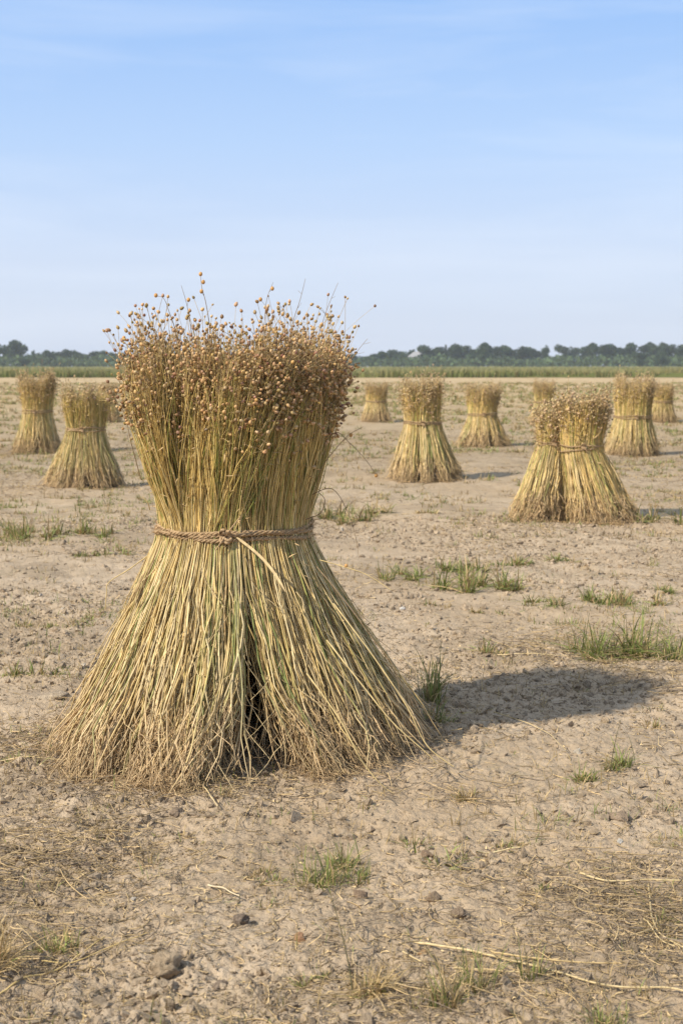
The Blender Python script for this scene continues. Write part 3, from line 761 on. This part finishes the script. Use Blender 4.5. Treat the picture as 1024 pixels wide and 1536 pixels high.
def straw_litter():
    rng = np.random.default_rng(5)
    x, y, d = wedge(rng, 60000, 1.5, 16, R(20), 1.15)
    keep = rng.random(len(x)) * 2.0 < litter_density(x, y); x, y, d = x[keep], y[keep], d[keep]
    ex = []
    for (px, py, rr, m, sq) in ((925, 1350, .20, 900, .6), (1000, 1395, .16, 600, .6), (110, 1265, .20, 700, .5), (50, 1320, .16, 500, .6), (30, 1440, .14, 400, .6), (545, 1505, .14, 350, .6), (790, 1490, .16, 250, .5), (330, 1195, .22, 260, .3), (60, 1120, .20, 500, .6), (980, 1010, .35, 700, .5), (880, 965, .3, 400, .5), (700, 1190, .15, 200, .5), (200, 1185, .3, 400, .4)):
        m = int(m * .5); cx, cy = gp(px, py); ex.append(np.stack([cx + rng.normal(0, rr * .55, m), cy + rng.normal(0, rr * sq, m)], -1))
    ex = np.concatenate(ex); big = np.concatenate([np.ones(len(x)), np.full(len(ex), 1.9)])
    x = np.concatenate([x, ex[:, 0]]); y = np.concatenate([y, ex[:, 1]]); d = np.hypot(x, y)
    n = len(x)
    l = big * rng.lognormal(math.log(.018), .6, n) * (1 + d * .08); l = np.clip(l, .005, .11)
    a = rng.uniform(0, 6.283, n); K = 6; t = np.linspace(-.5, .5, K)[None]
    bend = rng.normal(0, .22, n)[:, None] * l[:, None]
    X = x[:, None] + np.cos(a)[:, None] * l[:, None] * t - np.sin(a)[:, None] * bend * (4 * t * t)
    Y = y[:, None] + np.sin(a)[:, None] * l[:, None] * t + np.cos(a)[:, None] * bend * (4 * t * t)
    h0 = ground_h(x, y)[:, None]
    Z = .5 * h0 + .5 * np.maximum(ground_h(X, Y), h0) + rng.uniform(.0005, .004, (n, 1)) + (.0025 * (big[:, None] > 1.5) * rng.exponential(1, (n, 1)) * 2) + rng.normal(0, .13, (n, 1)) * l[:, None] * t + .012 * (rng.random((n, 1)) < .1) * (t + .5)
    P = np.stack([X, Y, Z], -1)
    V, Q = tubes(P, rng.uniform(.0003, .0010, (n, 1)) * (1 + d[:, None] * .07) * np.ones((1, K)), 3)
    c = np.array([.50, .36, .185]) * rng.uniform(.4, 1.25, (n, 1)); gr = rng.random(n) < .35
    c = np.where(gr[:, None], np.array([.27, .205, .14]) * rng.uniform(.6, 1.3, (n, 1)), c)
    tag(mesh_np('straw_litter', V, Q, M_DRY, None, np.repeat(c, K * 3, 0)), kind='stuff')

def soil_crumbs():
    rng = np.random.default_rng(6)
    x, y, d = wedge(rng, 110000, 1.5, 8.5, R(19), 1.1)
    dens = np.clip((fbm(x * 1.6, y * 1.6, 23, 3) - .34) * 4.5, .10, 1); keep = rng.random(len(x)) < dens; x, y, d = x[keep], y[keep], d[keep]
    n = len(x)
    s = np.clip(.0011 * (1 - rng.random(n)) ** -.55, .001, .0085) * (1 + d * .06)
    base = ICO0[0].copy()
    V0 = base[None] * (1 + rng.normal(0, .30, (n, len(base), 1)))
    sc = s[:, None] * rng.uniform(.55, 1.35, (n, 3)) * np.array([1.15, 1.15, .7])
    W = np.einsum('nij,nvj->nvi', rot_mats(rng, n), V0 * sc[:, None, :])
    pos = np.stack([x, y, ground_h(x, y) + s * .15], -1)
    V = (W + pos[:, None]).reshape(-1, 3); F = (ICO0[1][None] + (np.arange(n) * len(base))[:, None, None]).reshape(-1, 3)
    c = np.array([.47, .358, .243]) * rng.uniform(.62, 1.12, (n, 1)); w = rng.random(n) < .006
    c = np.where(w[:, None], np.array([.50, .43, .34]), c)
    tag(mesh_np('soil_crumbs', V, F, M_STONE, None, np.repeat(c, len(base), 0), smooth=False), kind='stuff')

def chaff():
    """broken stem bits, husks and dead leaves: short curled flakes"""
    rng = np.random.default_rng(16)
    x, y, d = wedge(rng, 190000, 1.5, 20, R(20), 1.1)
    keep = rng.random(len(x)) * 1.9 < litter_density(x, y); x, y, d = x[keep], y[keep], d[keep]
    n = len(x); l = np.clip(rng.lognormal(math.log(.0085), .5, n), .003, .03) * (1 + d * .10)
    a = rng.uniform(0, 6.283, n); K = 4; t = np.linspace(-.5, .5, K)[None]
    dr = np.stack([np.cos(a), np.sin(a), rng.normal(0, .22, n)], -1); sd = norm(np.stack([-np.sin(a), np.cos(a), rng.normal(0, .5, n)], -1))
    P = np.stack([x, y, ground_h(x, y) + .0025], -1)[:, None] + dr[:, None] * (l[:, None] * t)[..., None]
    P[..., 2] += (l[:, None] * rng.normal(0, .25, (n, 1)) * (4 * t * t)) + .001
    P = P + sd[:, None] * (l[:, None] * rng.normal(0, .22, (n, 1)) * (4 * t * t))[..., None]
    W = np.array([.45, 1, .9, .3])[None] * (rng.uniform(.0004, .0013, (n, 1)) * (1 + d[:, None] * .12))
    V, Q = ribbons(P, W, sd)
    pick = rng.random(n)
    c = np.where((pick < .5)[:, None], np.array([.50, .365, .19]), np.where((pick < .8)[:, None], np.array([.30, .215, .13]), np.array([.16, .12, .075]))) * rng.uniform(.7, 1.2, (n, 1))
    tag(mesh_np('chaff', V, Q, M_DRY, None, np.repeat(c, K * 3, 0)), kind='stuff')

def thin_grass():
    rng = np.random.default_rng(8)
    # small sprigs scattered over the near and middle ground
    x, y, d = wedge(rng, 20000, 1.6, 75, R(19), .75)
    dn = fbm(x * .8, y * .8, 91, 4); keep = rng.random(len(x)) < np.clip((dn - .40) * 6, .10, 1); x, y, d = x[keep], y[keep], d[keep]
    for gsel, name, green in ((0, 'dry_grass', .06), (1, 'weeds', .75)):
        m = (rng.random(len(x)) < np.where(dn[keep] > .53, .6, .14)) == bool(gsel)
        xs, ys, ds = x[m], y[m], d[m]; nb = 12
        P, W, s, C = blades(rng, len(xs) * nb, 1.0, 1.0, 1.0, green, .9)
        # rescale the unit tufts
        sz = np.repeat((.026 + .022 * rng.random(len(xs))) * (1 + np.minimum(ds, 40) * .045), nb)
        sp = np.repeat((.02 + .05 * rng.random(len(xs))) * (1 + np.minimum(ds, 40) * .06), nb)
        b0 = P[:, :1].copy(); off = P - b0
        P = b0 * sp[:, None, None] + off * sz[:, None, None]
        P[..., 0] += np.repeat(xs, nb)[:, None]; P[..., 1] += np.repeat(ys, nb)[:, None]
        P[..., 2] += ground_h(P[:, 0, 0], P[:, 0, 1])[:, None] - .002
        W = W * np.repeat(np.maximum(.0007, .00030 * ds), nb)[:, None]
        V, Q = ribbons(P, W, s)
        tag(mesh_np(name, V, Q, M_GRASS, None, np.repeat(C[:, :, None, :], 3, 2).reshape(-1, 3)), kind='stuff')

straw_litter(); chaff(); soil_crumbs(); thin_grass()

# ------------------------------------------------------------------ single straws and clods one can point at
def straw(pts, r, label, col=(.55, .42, .22), seed=0, lift=.004):
    rng = np.random.default_rng(seed); P = []
    w = [gp(*p) for p in pts]
    for i in range(len(w) - 1):
        for u in np.linspace(0, 1, 9)[(1 if i else 0):]:
            P.append((w[i][0] + (w[i + 1][0] - w[i][0]) * u, w[i][1] + (w[i + 1][1] - w[i][1]) * u))
    P = np.array(P); n = len(P); P = P + rng.normal(0, .0015, P.shape)
    k = np.ones(5) / 5
    for q in (0, 1): P[2:-2, q] = np.convolve(P[:, q], k, 'valid')
    z = ground_h(P[:, 0], P[:, 1]); z = np.convolve(np.pad(z, 3, 'edge'), np.ones(7) / 7, 'valid') + lift + .004
    c = np.stack([P[:, 0], P[:, 1], z], -1); o = c[0].copy()
    V, Q = tubes((c - o)[None], np.linspace(r, r * .6, n)[None], 6)
    ob = mesh_np('straw_stalk', V, Q, M_DRY, None, np.tile(col, (len(V), 1)), loc=tuple(o))
    return tag(ob, label, 'straw', 'single straws lying on the soil')
straw([(620, 1412), (700, 1425), (790, 1452), (900, 1476), (1010, 1482), (1040, 1490)], .0022, 'long pale straw lying across the soil behind the tall sparse tuft', seed=1)
straw([(735, 1430), (790, 1440), (870, 1449), (950, 1448)], .0016, 'shorter tan straw lying close above the long pale straw', (.50, .36, .17), 2)
straw([(712, 1282), (740, 1279), (778, 1274)], .0022, 'short bright straw lying beside the straggly low weeds', (.62, .48, .26), 3)
straw([(868, 1312), (910, 1322), (960, 1324), (1040, 1326)], .0021, 'thick pale straw along the top of the straw mat', seed=4)
straw([(972, 1328), (976, 1375), (988, 1405), (1030, 1426)], .0016, 'bent straw curving down through the straw mat', seed=5)
straw([(966, 1380), (985, 1412), (1010, 1424)], .0014, 'short straw crossing the bent one in the straw mat', seed=6)
straw([(604, 1434), (640, 1452)], .0016, 'stubby straw lying left of the tall sparse tuft', seed=7)
straw([(682, 1455), (760, 1460), (830, 1466)], .0014, 'thin straw running through the tall sparse tuft', seed=8)
straw([(0, 1487), (40, 1463), (100, 1442), (160, 1408)], .0016, 'long golden straw slanting out of the big golden tuft', (.56, .40, .16), 9)
straw([(60, 1438), (120, 1440), (220, 1404)], .0013, 'thin golden straw arching right from the big golden tuft', (.56, .40, .16), 10)
straw([(312, 1332), (335, 1335), (360, 1347)], .0017, 'short white straw on bare soil below the sheaf', (.58, .47, .30), 11)
straw([(716, 1324), (745, 1328), (765, 1322)], .0013, 'dark thin twig on bare soil right of centre', (.12, .09, .06), 12)
straw([(738, 1075), (790, 1084), (825, 1110), (848, 1136)], .0012, 'thin bowed straw just below the big shadow', seed=13)
straw([(745, 983), (800, 984), (850, 985)], .0018, 'pale straw along the upper rim of the big shadow', (.60, .46, .25), 14)
straw([(0, 1150), (60, 1149), (130, 1152)], .0016, 'pale straw pointing at the foot of the big sheaf from the left', seed=15)
straw([(296, 1186), (312, 1208), (326, 1226)], .0017, 'straw fallen forward from the front foot of the big sheaf', (.62, .48, .26), 16, .006)

def clod(px, py, wpx, hpx, label, col, seed, cat='clod', name='soil_clod'):
    rng = np.random.default_rng(seed); x, y = gp(px, py); k = y / FPX; s = wpx * k / 2
    V, F = ico(4); 
    n3 = lambda q, f, sd: fbm(q[:, 0] * f + q[:, 2] * f * .7 + 20, q[:, 1] * f - q[:, 2] * f * .6 + 20, sd, 4)
    V = V * (1 + (n3(V, 1.6, seed) - .5)[:, None] * 1.0 + (n3(V, 5, seed + 3) - .5)[:, None] * .35)
    for _ in range(5):
        nrm = norm(rng.normal(size=3)); d = V @ nrm; c = rng.uniform(.6, .85); V = V - nrm[None] * np.clip(d - c, 0, None)[:, None] * .85
    V = V * np.array([s, s * rng.uniform(.7, 1), hpx * k / 2 * 1.15])
    o = mesh_np(name, V, F, M_STONE, None, np.tile(col, (len(V), 1)) , smooth=True, loc=(x, y, gh(x, y) + hpx * k * .22))
    o.rotation_euler = (0, 0, rng.uniform(0, 6))
    return tag(o, label, cat, 'clods and stones on the soil')
E = (.44, .33, .215)
clod(247, 1452, 52, 40, 'largest rough earth clod on the soil at lower left', E, 1)
clod(360, 1383, 26, 22, 'dark grey earth clod above and right of the largest one', (.24, .185, .14), 2)
clod(450, 1408, 18, 15, 'small reddish clod left of the golden dry tuft', (.40, .23, .13), 3)
clod(634, 1428, 17, 14, 'small orange-brown clod beside the stubby straw', (.40, .25, .13), 4)
clod(200, 1348, 12, 7, 'pale flat stone on the soil below the sheaf', (.60, .52, .42), 5, 'stone', 'pale_stone')
clod(80, 1053, 48, 13, 'whitish flat crust lump left of the sheaf skirt', (.46, .36, .25), 6)
clod(930, 1260, 11, 8, 'white pebble alone on bare soil at the right', (.65, .60, .52), 7, 'stone', 'pale_stone')
clod(603, 918, 8, 6, 'tiny white pebble near the skirt of the big sheaf', (.7, .66, .6), 8, 'stone', 'pale_stone')
clod(905, 1412, 20, 16, 'rounded clod below the straw mat', E, 9)
clod(540, 1345, 26, 18, 'brown clod under the fringed green tuft', (.30, .21, .14), 10)
clod(650, 1350, 24, 15, 'brown clod with shaded side right of the fringed tuft', (.32, .23, .15), 11)
clod(690, 1370, 26, 17, 'crumbly clod in the open soil right of centre', (.30, .22, .15), 12)
clod(330, 1470, 22, 15, 'greyish clod to the right of the largest clod', (.28, .21, .15), 13)
clod(150, 1495, 24, 16, 'greyish clod below and left of the largest clod', (.30, .23, .16), 14)
clod(640, 1285, 22, 14, 'clod lodged in the straggly low weeds', (.30, .21, .14), 15)
clod(930, 1228, 34, 14, 'flat crusted clod on the right below the leafy weed', (.34, .25, .17), 16)
clod(265, 1228, 26, 12, 'low clod in front of the sheaf foot', (.27, .20, .14), 17)
clod(128, 1296, 28, 12, 'dark crumbly clod among straw bits at the left', (.22, .16, .11), 18)

# ------------------------------------------------------------------ crop strip, wood, house
def crop():
    rng = np.random.default_rng(12)
    n = 46000
    u = rng.random(n); y = 106 + 320 * u ** 2.2; x = rng.uniform(-.40, .40, n) * (y + 20)
    y = y + (fbm(x * .06, y * .06, 9, 2) - .5) * 4
    h = rng.uniform(.38, .70, n) * (.8 + .4 * fbm(x * .12, y * .05, 4, 3)); w = rng.uniform(.03, .07, n) * (y / 105)
    a = rng.uniform(-.6, .6, n); lx = rng.normal(0, .10, n); ly = rng.normal(0, .10, n)
    p0 = np.stack([x, y, 0 * x], -1); sd = np.stack([np.cos(a), np.sin(a), 0 * a], -1) * w[:, None]
    m_ = p0 + np.stack([lx * .4, ly * .4, h * .6], -1); tp = p0 + np.stack([lx, ly, h], -1)
    V = np.stack([p0 - sd * .6, p0 + sd * .6, m_ + sd, tp, m_ - sd], 1).reshape(-1, 3)
    F = np.arange(n)[:, None] * 5 + np.arange(5)[None]
    g = np.array([.135, .165, .045]); t = np.array([.40, .33, .15])
    k = np.clip(rng.normal(.30, .25, n) + (fbm(x * .05, y * .02, 3, 3) - .5) * 1.3, 0, 1)[:, None]
    c = (g * (1 - k) + t * k) * rng.uniform(.75, 1.25, (n, 1))
    C = np.repeat(c[:, None], 5, 1); ripe = np.array([.44, .36, .18])
    C[:, 3] = C[:, 3] * .45 + ripe * .55
    tag(mesh_np('green_crop', V, F, M_CROP, None, C.reshape(-1, 3), smooth=False), kind='stuff')
    # the soil and undergrowth below it is green: a low uneven sheet of leaves
    nx, ny = 260, 60
    yy = 106 + 330 * np.linspace(0, 1, ny) ** 1.8; xx = np.linspace(-.42, .42, nx)
    Yg, Xg = np.meshgrid(yy, xx, indexing='ij'); Xg = Xg * (Yg + 20)
    Zg = .30 + .10 * fbm(Xg * .3, Yg * .3, 8, 3); Zg[0] = .02
    i = np.arange(ny - 1)[:, None] * nx; j = np.arange(nx - 1)[None]
    Q = np.stack([i + j, i + j + 1, i + nx + j + 1, i + nx + j], -1).reshape(-1, 4)
    cc = np.array([.15, .165, .05]) * (.7 + .6 * fbm(Xg * .1, Yg * .05, 14, 3).reshape(-1, 1))
    tag(mesh_np('crop_leaves', np.stack([Xg, Yg, Zg], -1), Q, M_CROP, None, cc), kind='stuff')
crop()

def crown_mesh(kind, seed):
    rng = np.random.default_rng(seed)
    # crown in unit size: height 1 from 0, width about 1
    if kind == 'round': lob = [(0, 0, .58, .36, .34)] + [(rng.normal(0, .22), rng.normal(0, .22), rng.uniform(.16, .85), rng.uniform(.16, .24), rng.uniform(.13, .20)) for _ in range(13)]
    elif kind == 'broad': lob = [(rng.uniform(-.55, .55), rng.normal(0, .2), rng.uniform(.16, .82), rng.uniform(.20, .30), rng.uniform(.14, .22)) for _ in range(17)]
    elif kind == 'tall': lob = [(rng.normal(0, .10), rng.normal(0, .10), z, .22 * (1.15 - z), .15) for z in np.linspace(.18, .92, 12)]
    else: lob = [(rng.uniform(-.6, .6), rng.normal(0, .3), rng.uniform(.2, .6), rng.uniform(.20, .30), rng.uniform(.2, .32)) for _ in range(10)]
    pos = []; rad = []; tint = []
    for (x, y, z, r, h) in lob:
        m = int(1300 * r)
        d = norm(rng.normal(size=(m, 3))); q = d * (rng.random((m, 1)) ** .45)
        pos.append(np.array([x, y, z]) + q * np.array([r, r, h])); tint.append(np.full(m, rng.uniform(.7, 1.3)))
        rad.append(rng.uniform(.016, .036, m))
    pos = np.concatenate(pos); rad = np.concatenate(rad); tint = np.concatenate(tint)
    n = len(pos); M = rot_mats(rng, n)
    qd = np.array([[-1, -.8, 0], [1, -.7, .2], [.8, .9, 0], [-.7, 1, -.2]])
    V = np.einsum('nij,vj->nvi', M, qd) * rad[:, None, None] + pos[:, None]
    F = np.arange(n)[:, None] * 4 + np.arange(4)[None]
    c = np.array([.036, .058, .022]) * (tint * rng.uniform(.7, 1.35, n))[:, None]
    return V.reshape(-1, 3), F, np.repeat(c, 4, 0)

def trunk_mesh(seed):
    rng = np.random.default_rng(seed)
    P = [[(0, 0, -.02), (.005, .0, .2), (.0, .01, .45), (.01, 0, .7)]]
    Rr = [[.035, .027, .02, .008]]
    for k in range(5):
        a = rng.uniform(0, 6.28); z = rng.uniform(.2, .45); e = rng.uniform(.15, .3)
        P.append([(0, 0, z), (.4 * e * math.cos(a), .4 * e * math.sin(a), z + .1), (.75 * e * math.cos(a), .75 * e * math.sin(a), z + .2), (e * math.cos(a), e * math.sin(a), z + .28)])
        Rr.append([.016, .012, .008, .004])
    V, Q = tubes(np.array(P), np.array(Rr), 6)
    return V, Q

PROTO = {}
def proto(kind, v):
    if (kind, v) not in PROTO:
        V, F, C = crown_mesh(kind, hash_seed(kind) + v)
        cr = mesh_np('crown', V, F, M_LEAF, None, C, smooth=False)
        Vt, Qt = trunk_mesh(v + 3); tr = mesh_np('trunk', Vt, Qt, M_BARK, None, np.tile([.10, .08, .06], (len(Vt), 1)))
        PROTO[(kind, v)] = (cr.data, tr.data)
        for o in (cr, tr): bpy.data.objects.remove(o)
    return PROTO[(kind, v)]
def hash_seed(s): return sum(ord(c) for c in s) * 7

def tree(px, ptop, D, wpx, kind, v, label):
    k = D / FPX; h = CAM_H + (548 - ptop) * k; w = wpx * k
    x = (px - 512) * k
    root = empty('tree', (x, D, 0), label, 'tree', 'trees along the horizon')
    cm, tm = proto(kind, v)
    for nm, me, sc in (('crown', cm, (w / (1.5 if kind in ('broad', 'bush') else 1.0), w * .8, h * (1.02 if kind != 'bush' else 1.15))), ('trunk', tm, (h * .9, h * .9, h * .9))):
        o = bpy.data.objects.new(nm, me); COL.objects.link(o); o.parent = root; o.scale = sc; o.rotation_euler = (0, 0, 0 if kind in ('broad', 'bush') else v * 1.3 + px)
    return root

ORD = ['first', 'second', 'third', 'fourth', 'fifth', 'sixth', 'seventh', 'eighth', 'ninth', 'tenth', 'eleventh', 'twelfth', 'thirteenth', 'fourteenth', 'fifteenth', 'sixteenth', 'seventeenth', 'eighteenth', 'nineteenth', 'twentieth', 'twenty-first', 'twenty-second', 'twenty-third', 'twenty-fourth', 'twenty-fifth', 'twenty-sixth']
LEFT = [(-12, 514, 44, 'round'), (25, 511, 50, 'round'), (53, 527, 30, 'tall'), (74, 526, 30, 'round'), (99, 523, 42, 'broad'), (124, 528, 40, 'round'), (150, 526, 36, 'round'), (180, 529, 36, 'round')]
RIGHT = [(536, 532, 36, 'round'), (562, 531, 38, 'round'), (583, 527, 40, 'broad'), (606, 525, 44, 'round'), (650, 518, 46, 'round'), (672, 519, 36, 'tall'), (696, 516, 50, 'broad'), (724, 515, 44, 'round'), (748, 518, 40, 'round'), (775, 519, 48, 'broad'), (798, 522, 34, 'round'), (816, 520, 22, 'tall'), (850, 517, 38, 'round'), (880, 515, 40, 'round'), (906, 516, 38, 'round'), (925, 522, 34, 'round'), (946, 515, 40, 'round'), (978, 514, 42, 'round'), (1003, 514, 40, 'broad'), (1034, 518, 44, 'round')]
MID = [(215, 530, 40, 'round'), (250, 528, 44, 'broad'), (290, 531, 40, 'round'), (330, 529, 44, 'round'), (372, 530, 46, 'broad'), (410, 531, 40, 'round'), (450, 530, 44, 'round'), (490, 529, 46, 'broad'), (514, 531, 36, 'round')]
KD = {'round': 'rounded', 'broad': 'wide low-domed', 'tall': 'narrow pointed'}
for i, (px, pt, w, kd) in enumerate(LEFT):
    tree(px, pt, 470 + (i * 37 % 50), w, kd, i % 4, '%s hazy tree, %s from the left edge of the horizon' % (KD[kd], ORD[i]))
for i, (px, pt, w, kd) in enumerate(RIGHT):
    tree(px, pt, 470 + (i * 29 % 50), w, kd, i % 4, '%s hazy tree, %s along the horizon rightwards from the big sheaf' % (KD[kd], ORD[i]))
for i, (px, pt, w, kd) in enumerate(MID):
    tree(px, pt, 500, w, kd, i % 4, '%s hazy tree on the horizon behind the big sheaf, %s from its left side' % (KD[kd], ORD[i]))
NEAR = [(957, 527, 22, 'nearer dark green round tree below the tall crowns at the right'), (988, 527, 24, 'small dark bushy tree, right neighbour of the nearer dark green one'), (40, 538, 26, 'small pale shrubby tree in front of the biggest tree at the left')]
for i, (px, pt, w, lab) in enumerate(NEAR): tree(px, pt, 445, w, 'round', i, lab)

def undergrowth():
    rng = np.random.default_rng(77); n = 32000
    x = rng.uniform(-230, 230, n); top = 2.4 + 2.4 * fbm(x * .10, x * 0, 5, 4) * (1 + .2 * rng.normal(size=n))
    y = 455 + rng.uniform(0, 60, n); z = top * rng.random(n) ** .7
    r = rng.uniform(.25, .6, n); M = rot_mats(rng, n)
    qd = np.array([[-1, -.8, 0], [1, -.7, .2], [.8, .9, 0], [-.7, 1, -.2]])
    V = np.einsum('nij,vj->nvi', M, qd) * r[:, None, None] + np.stack([x, y, z], -1)[:, None]
    c = np.array([.055, .082, .032]) * rng.uniform(.6, 1.6, (n, 1)) * (.7 + .7 * fbm(x * .15, y * 0, 9, 3))[:, None]
    tag(mesh_np('undergrowth', V.reshape(-1, 3), np.arange(n)[:, None] * 4 + np.arange(4)[None], M_LEAF, None, np.repeat(c, 4, 0), smooth=False), kind='stuff')
undergrowth()

def house():
    D = 492; k = D / FPX; x = (627 - 512) * k; h = CAM_H + (548 - 528) * k
    root = empty('farmhouse', (x, D, 0), 'white farmhouse with pale roof showing between the trees', 'house')
    w, d, e = 2.2, 4.0, h - 1.7
    V = [(-w, -d, 0), (w, -d, 0), (w, d, 0), (-w, d, 0), (-w, -d, e), (w, -d, e), (w, d, e), (-w, d, e), (0, -d, h - .15), (0, d, h - .15)]
    wl = flat_mat('white_render', (.45, .45, .45)); rf = flat_mat('pale_roof', (.26, .25, .25)); dk = flat_mat('dark_window', (.05, .06, .07), .2)
    me = bpy.data.meshes.new('wall'); me.from_pydata(V, [], [(0, 1, 5, 8, 4), (1, 2, 6, 5), (2, 3, 7, 9, 6), (3, 0, 4, 7)]); me.materials.append(wl)
    o = bpy.data.objects.new('wall', me); COL.objects.link(o); o.parent = root
    q = .25; V = []; F = []
    for s in (-1, 1):
        b = len(V); V += [(0, -d - q, h), (s * (w + q), -d - q, e - .05), (s * (w + q), d + q, e - .05), (0, d + q, h), (0, -d - q, h + .12), (s * (w + q), -d - q, e + .07), (s * (w + q), d + q, e + .07), (0, d + q, h + .12)]
        F += [tuple(b + i for i in f) for f in ((0, 1, 2, 3), (4, 5, 6, 7), (0, 1, 5, 4), (1, 2, 6, 5), (2, 3, 7, 6))]
    me = bpy.data.meshes.new('roof'); me.from_pydata(V, [], F); me.materials.append(rf)
    o = bpy.data.objects.new('roof', me); COL.objects.link(o); o.parent = root
    root.rotation_euler = (0, 0, .35)
house()

# ------------------------------------------------------------------ air
def haze():
    a, z0, z1 = 940, -1.2, 26.0
    V = np.array([(sx * a, sy * a, z) for z in (z0, z1) for sy in (-1, 1) for sx in (-1, 1)], float)
    F = np.array([(0, 2, 3, 1), (4, 5, 7, 6), (0, 1, 5, 4), (1, 3, 7, 5), (3, 2, 6, 7), (2, 0, 4, 6)])
    m = bpy.data.materials.new('air'); m.use_nodes = True; nt = m.node_tree; nt.nodes.clear()
    o = nt.nodes.new('ShaderNodeOutputMaterial'); v = nt.nodes.new('ShaderNodeVolumePrincipled')
    v.inputs['Color'].default_value = (.86, .92, 1, 1); v.inputs['Density'].default_value = .00032; v.inputs['Anisotropy'].default_value = .1
    nt.links.new(v.outputs[0], o.inputs['Volume'])
    tag(mesh_np('haze', V, F, m, smooth=False), kind='stuff')
haze()

# ------------------------------------------------------------------ light
SUN_EL = R(41); SUN_AZ_VEC = (-1.18, -.80)      # towards the sun, on the ground
l = math.hypot(*SUN_AZ_VEC)
sv = Vector((SUN_AZ_VEC[0] / l * math.cos(SUN_EL), SUN_AZ_VEC[1] / l * math.cos(SUN_EL), math.sin(SUN_EL)))
sun = bpy.data.lights.new('sun', 'SUN'); so = bpy.data.objects.new('sun', sun); COL.objects.link(so)
so.rotation_euler = sv.to_track_quat('Z', 'Y').to_euler()
sun.energy = 4.1; sun.angle = R(.9); sun.color = (1, .93, .80)

w = bpy.data.worlds.new('World'); S.world = w; w.use_nodes = True
nt = w.node_tree; L = nt.links.new; bgd = nt.nodes['Background']
sky = nt.nodes.new('ShaderNodeTexSky'); sky.sky_type = 'NISHITA'; sky.sun_disc = False
sky.sun_elevation = SUN_EL; sky.sun_rotation = math.atan2(sv.x, sv.y)
sky.air_density = 1.0; sky.dust_density = 1.2; sky.ozone_density = 2.0
# thin high cloud: streaks drawn along the horizon
tc = nt.nodes.new('ShaderNodeTexCoord')
sx = nt.nodes.new('ShaderNodeSeparateXYZ'); L(tc.outputs['Generated'], sx.inputs[0])
mpn = nt.nodes.new('ShaderNodeMapping'); mpn.inputs['Scale'].default_value = (1.1, 1.1, 11.0); L(tc.outputs['Generated'], mpn.inputs[0])
no = nt.nodes.new('ShaderNodeTexNoise'); no.inputs['Scale'].default_value = 2.3; no.inputs['Detail'].default_value = 7; no.inputs['Roughness'].default_value = .55; no.inputs['Distortion'].default_value = .5
L(mpn.outputs[0], no.inputs['Vector'])
cr = nt.nodes.new('ShaderNodeValToRGB'); e = cr.color_ramp.elements; e[0].position = .42; e[0].color = (0, 0, 0, 1); e[1].position = .78; e[1].color = (.36, .36, .36, 1)
L(no.outputs['Fac'], cr.inputs[0])
mx = nt.nodes.new('ShaderNodeMix'); mx.data_type = 'RGBA'; L(cr.outputs[0], mx.inputs[0]); mx.inputs[7].default_value = (6.3, 6.9, 7.8, 1)
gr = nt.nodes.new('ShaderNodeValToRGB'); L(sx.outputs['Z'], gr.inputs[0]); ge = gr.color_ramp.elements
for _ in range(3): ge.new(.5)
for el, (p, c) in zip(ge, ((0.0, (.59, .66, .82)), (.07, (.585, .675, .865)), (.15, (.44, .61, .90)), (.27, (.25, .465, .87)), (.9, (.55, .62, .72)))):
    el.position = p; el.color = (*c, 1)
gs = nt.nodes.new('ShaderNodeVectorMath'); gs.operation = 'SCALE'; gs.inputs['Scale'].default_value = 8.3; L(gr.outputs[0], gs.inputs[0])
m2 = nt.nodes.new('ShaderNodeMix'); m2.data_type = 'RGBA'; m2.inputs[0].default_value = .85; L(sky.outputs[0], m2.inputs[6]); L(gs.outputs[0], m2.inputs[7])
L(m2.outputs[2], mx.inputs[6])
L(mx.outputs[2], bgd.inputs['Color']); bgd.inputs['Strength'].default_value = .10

S.view_settings.view_transform = 'Standard'; S.view_settings.look = 'None'; S.view_settings.gamma = 1.0
S.view_settings.exposure = 0.48
S.cycles.max_bounces = 6; S.cycles.volume_bounces = 1
S.cycles.use_denoising = True
try:
    S.cycles.denoiser = 'OPENIMAGEDENOISE'; S.cycles.denoising_input_passes = 'RGB_ALBEDO_NORMAL'; S.cycles.denoising_prefilter = 'ACCURATE'
except Exception: pass
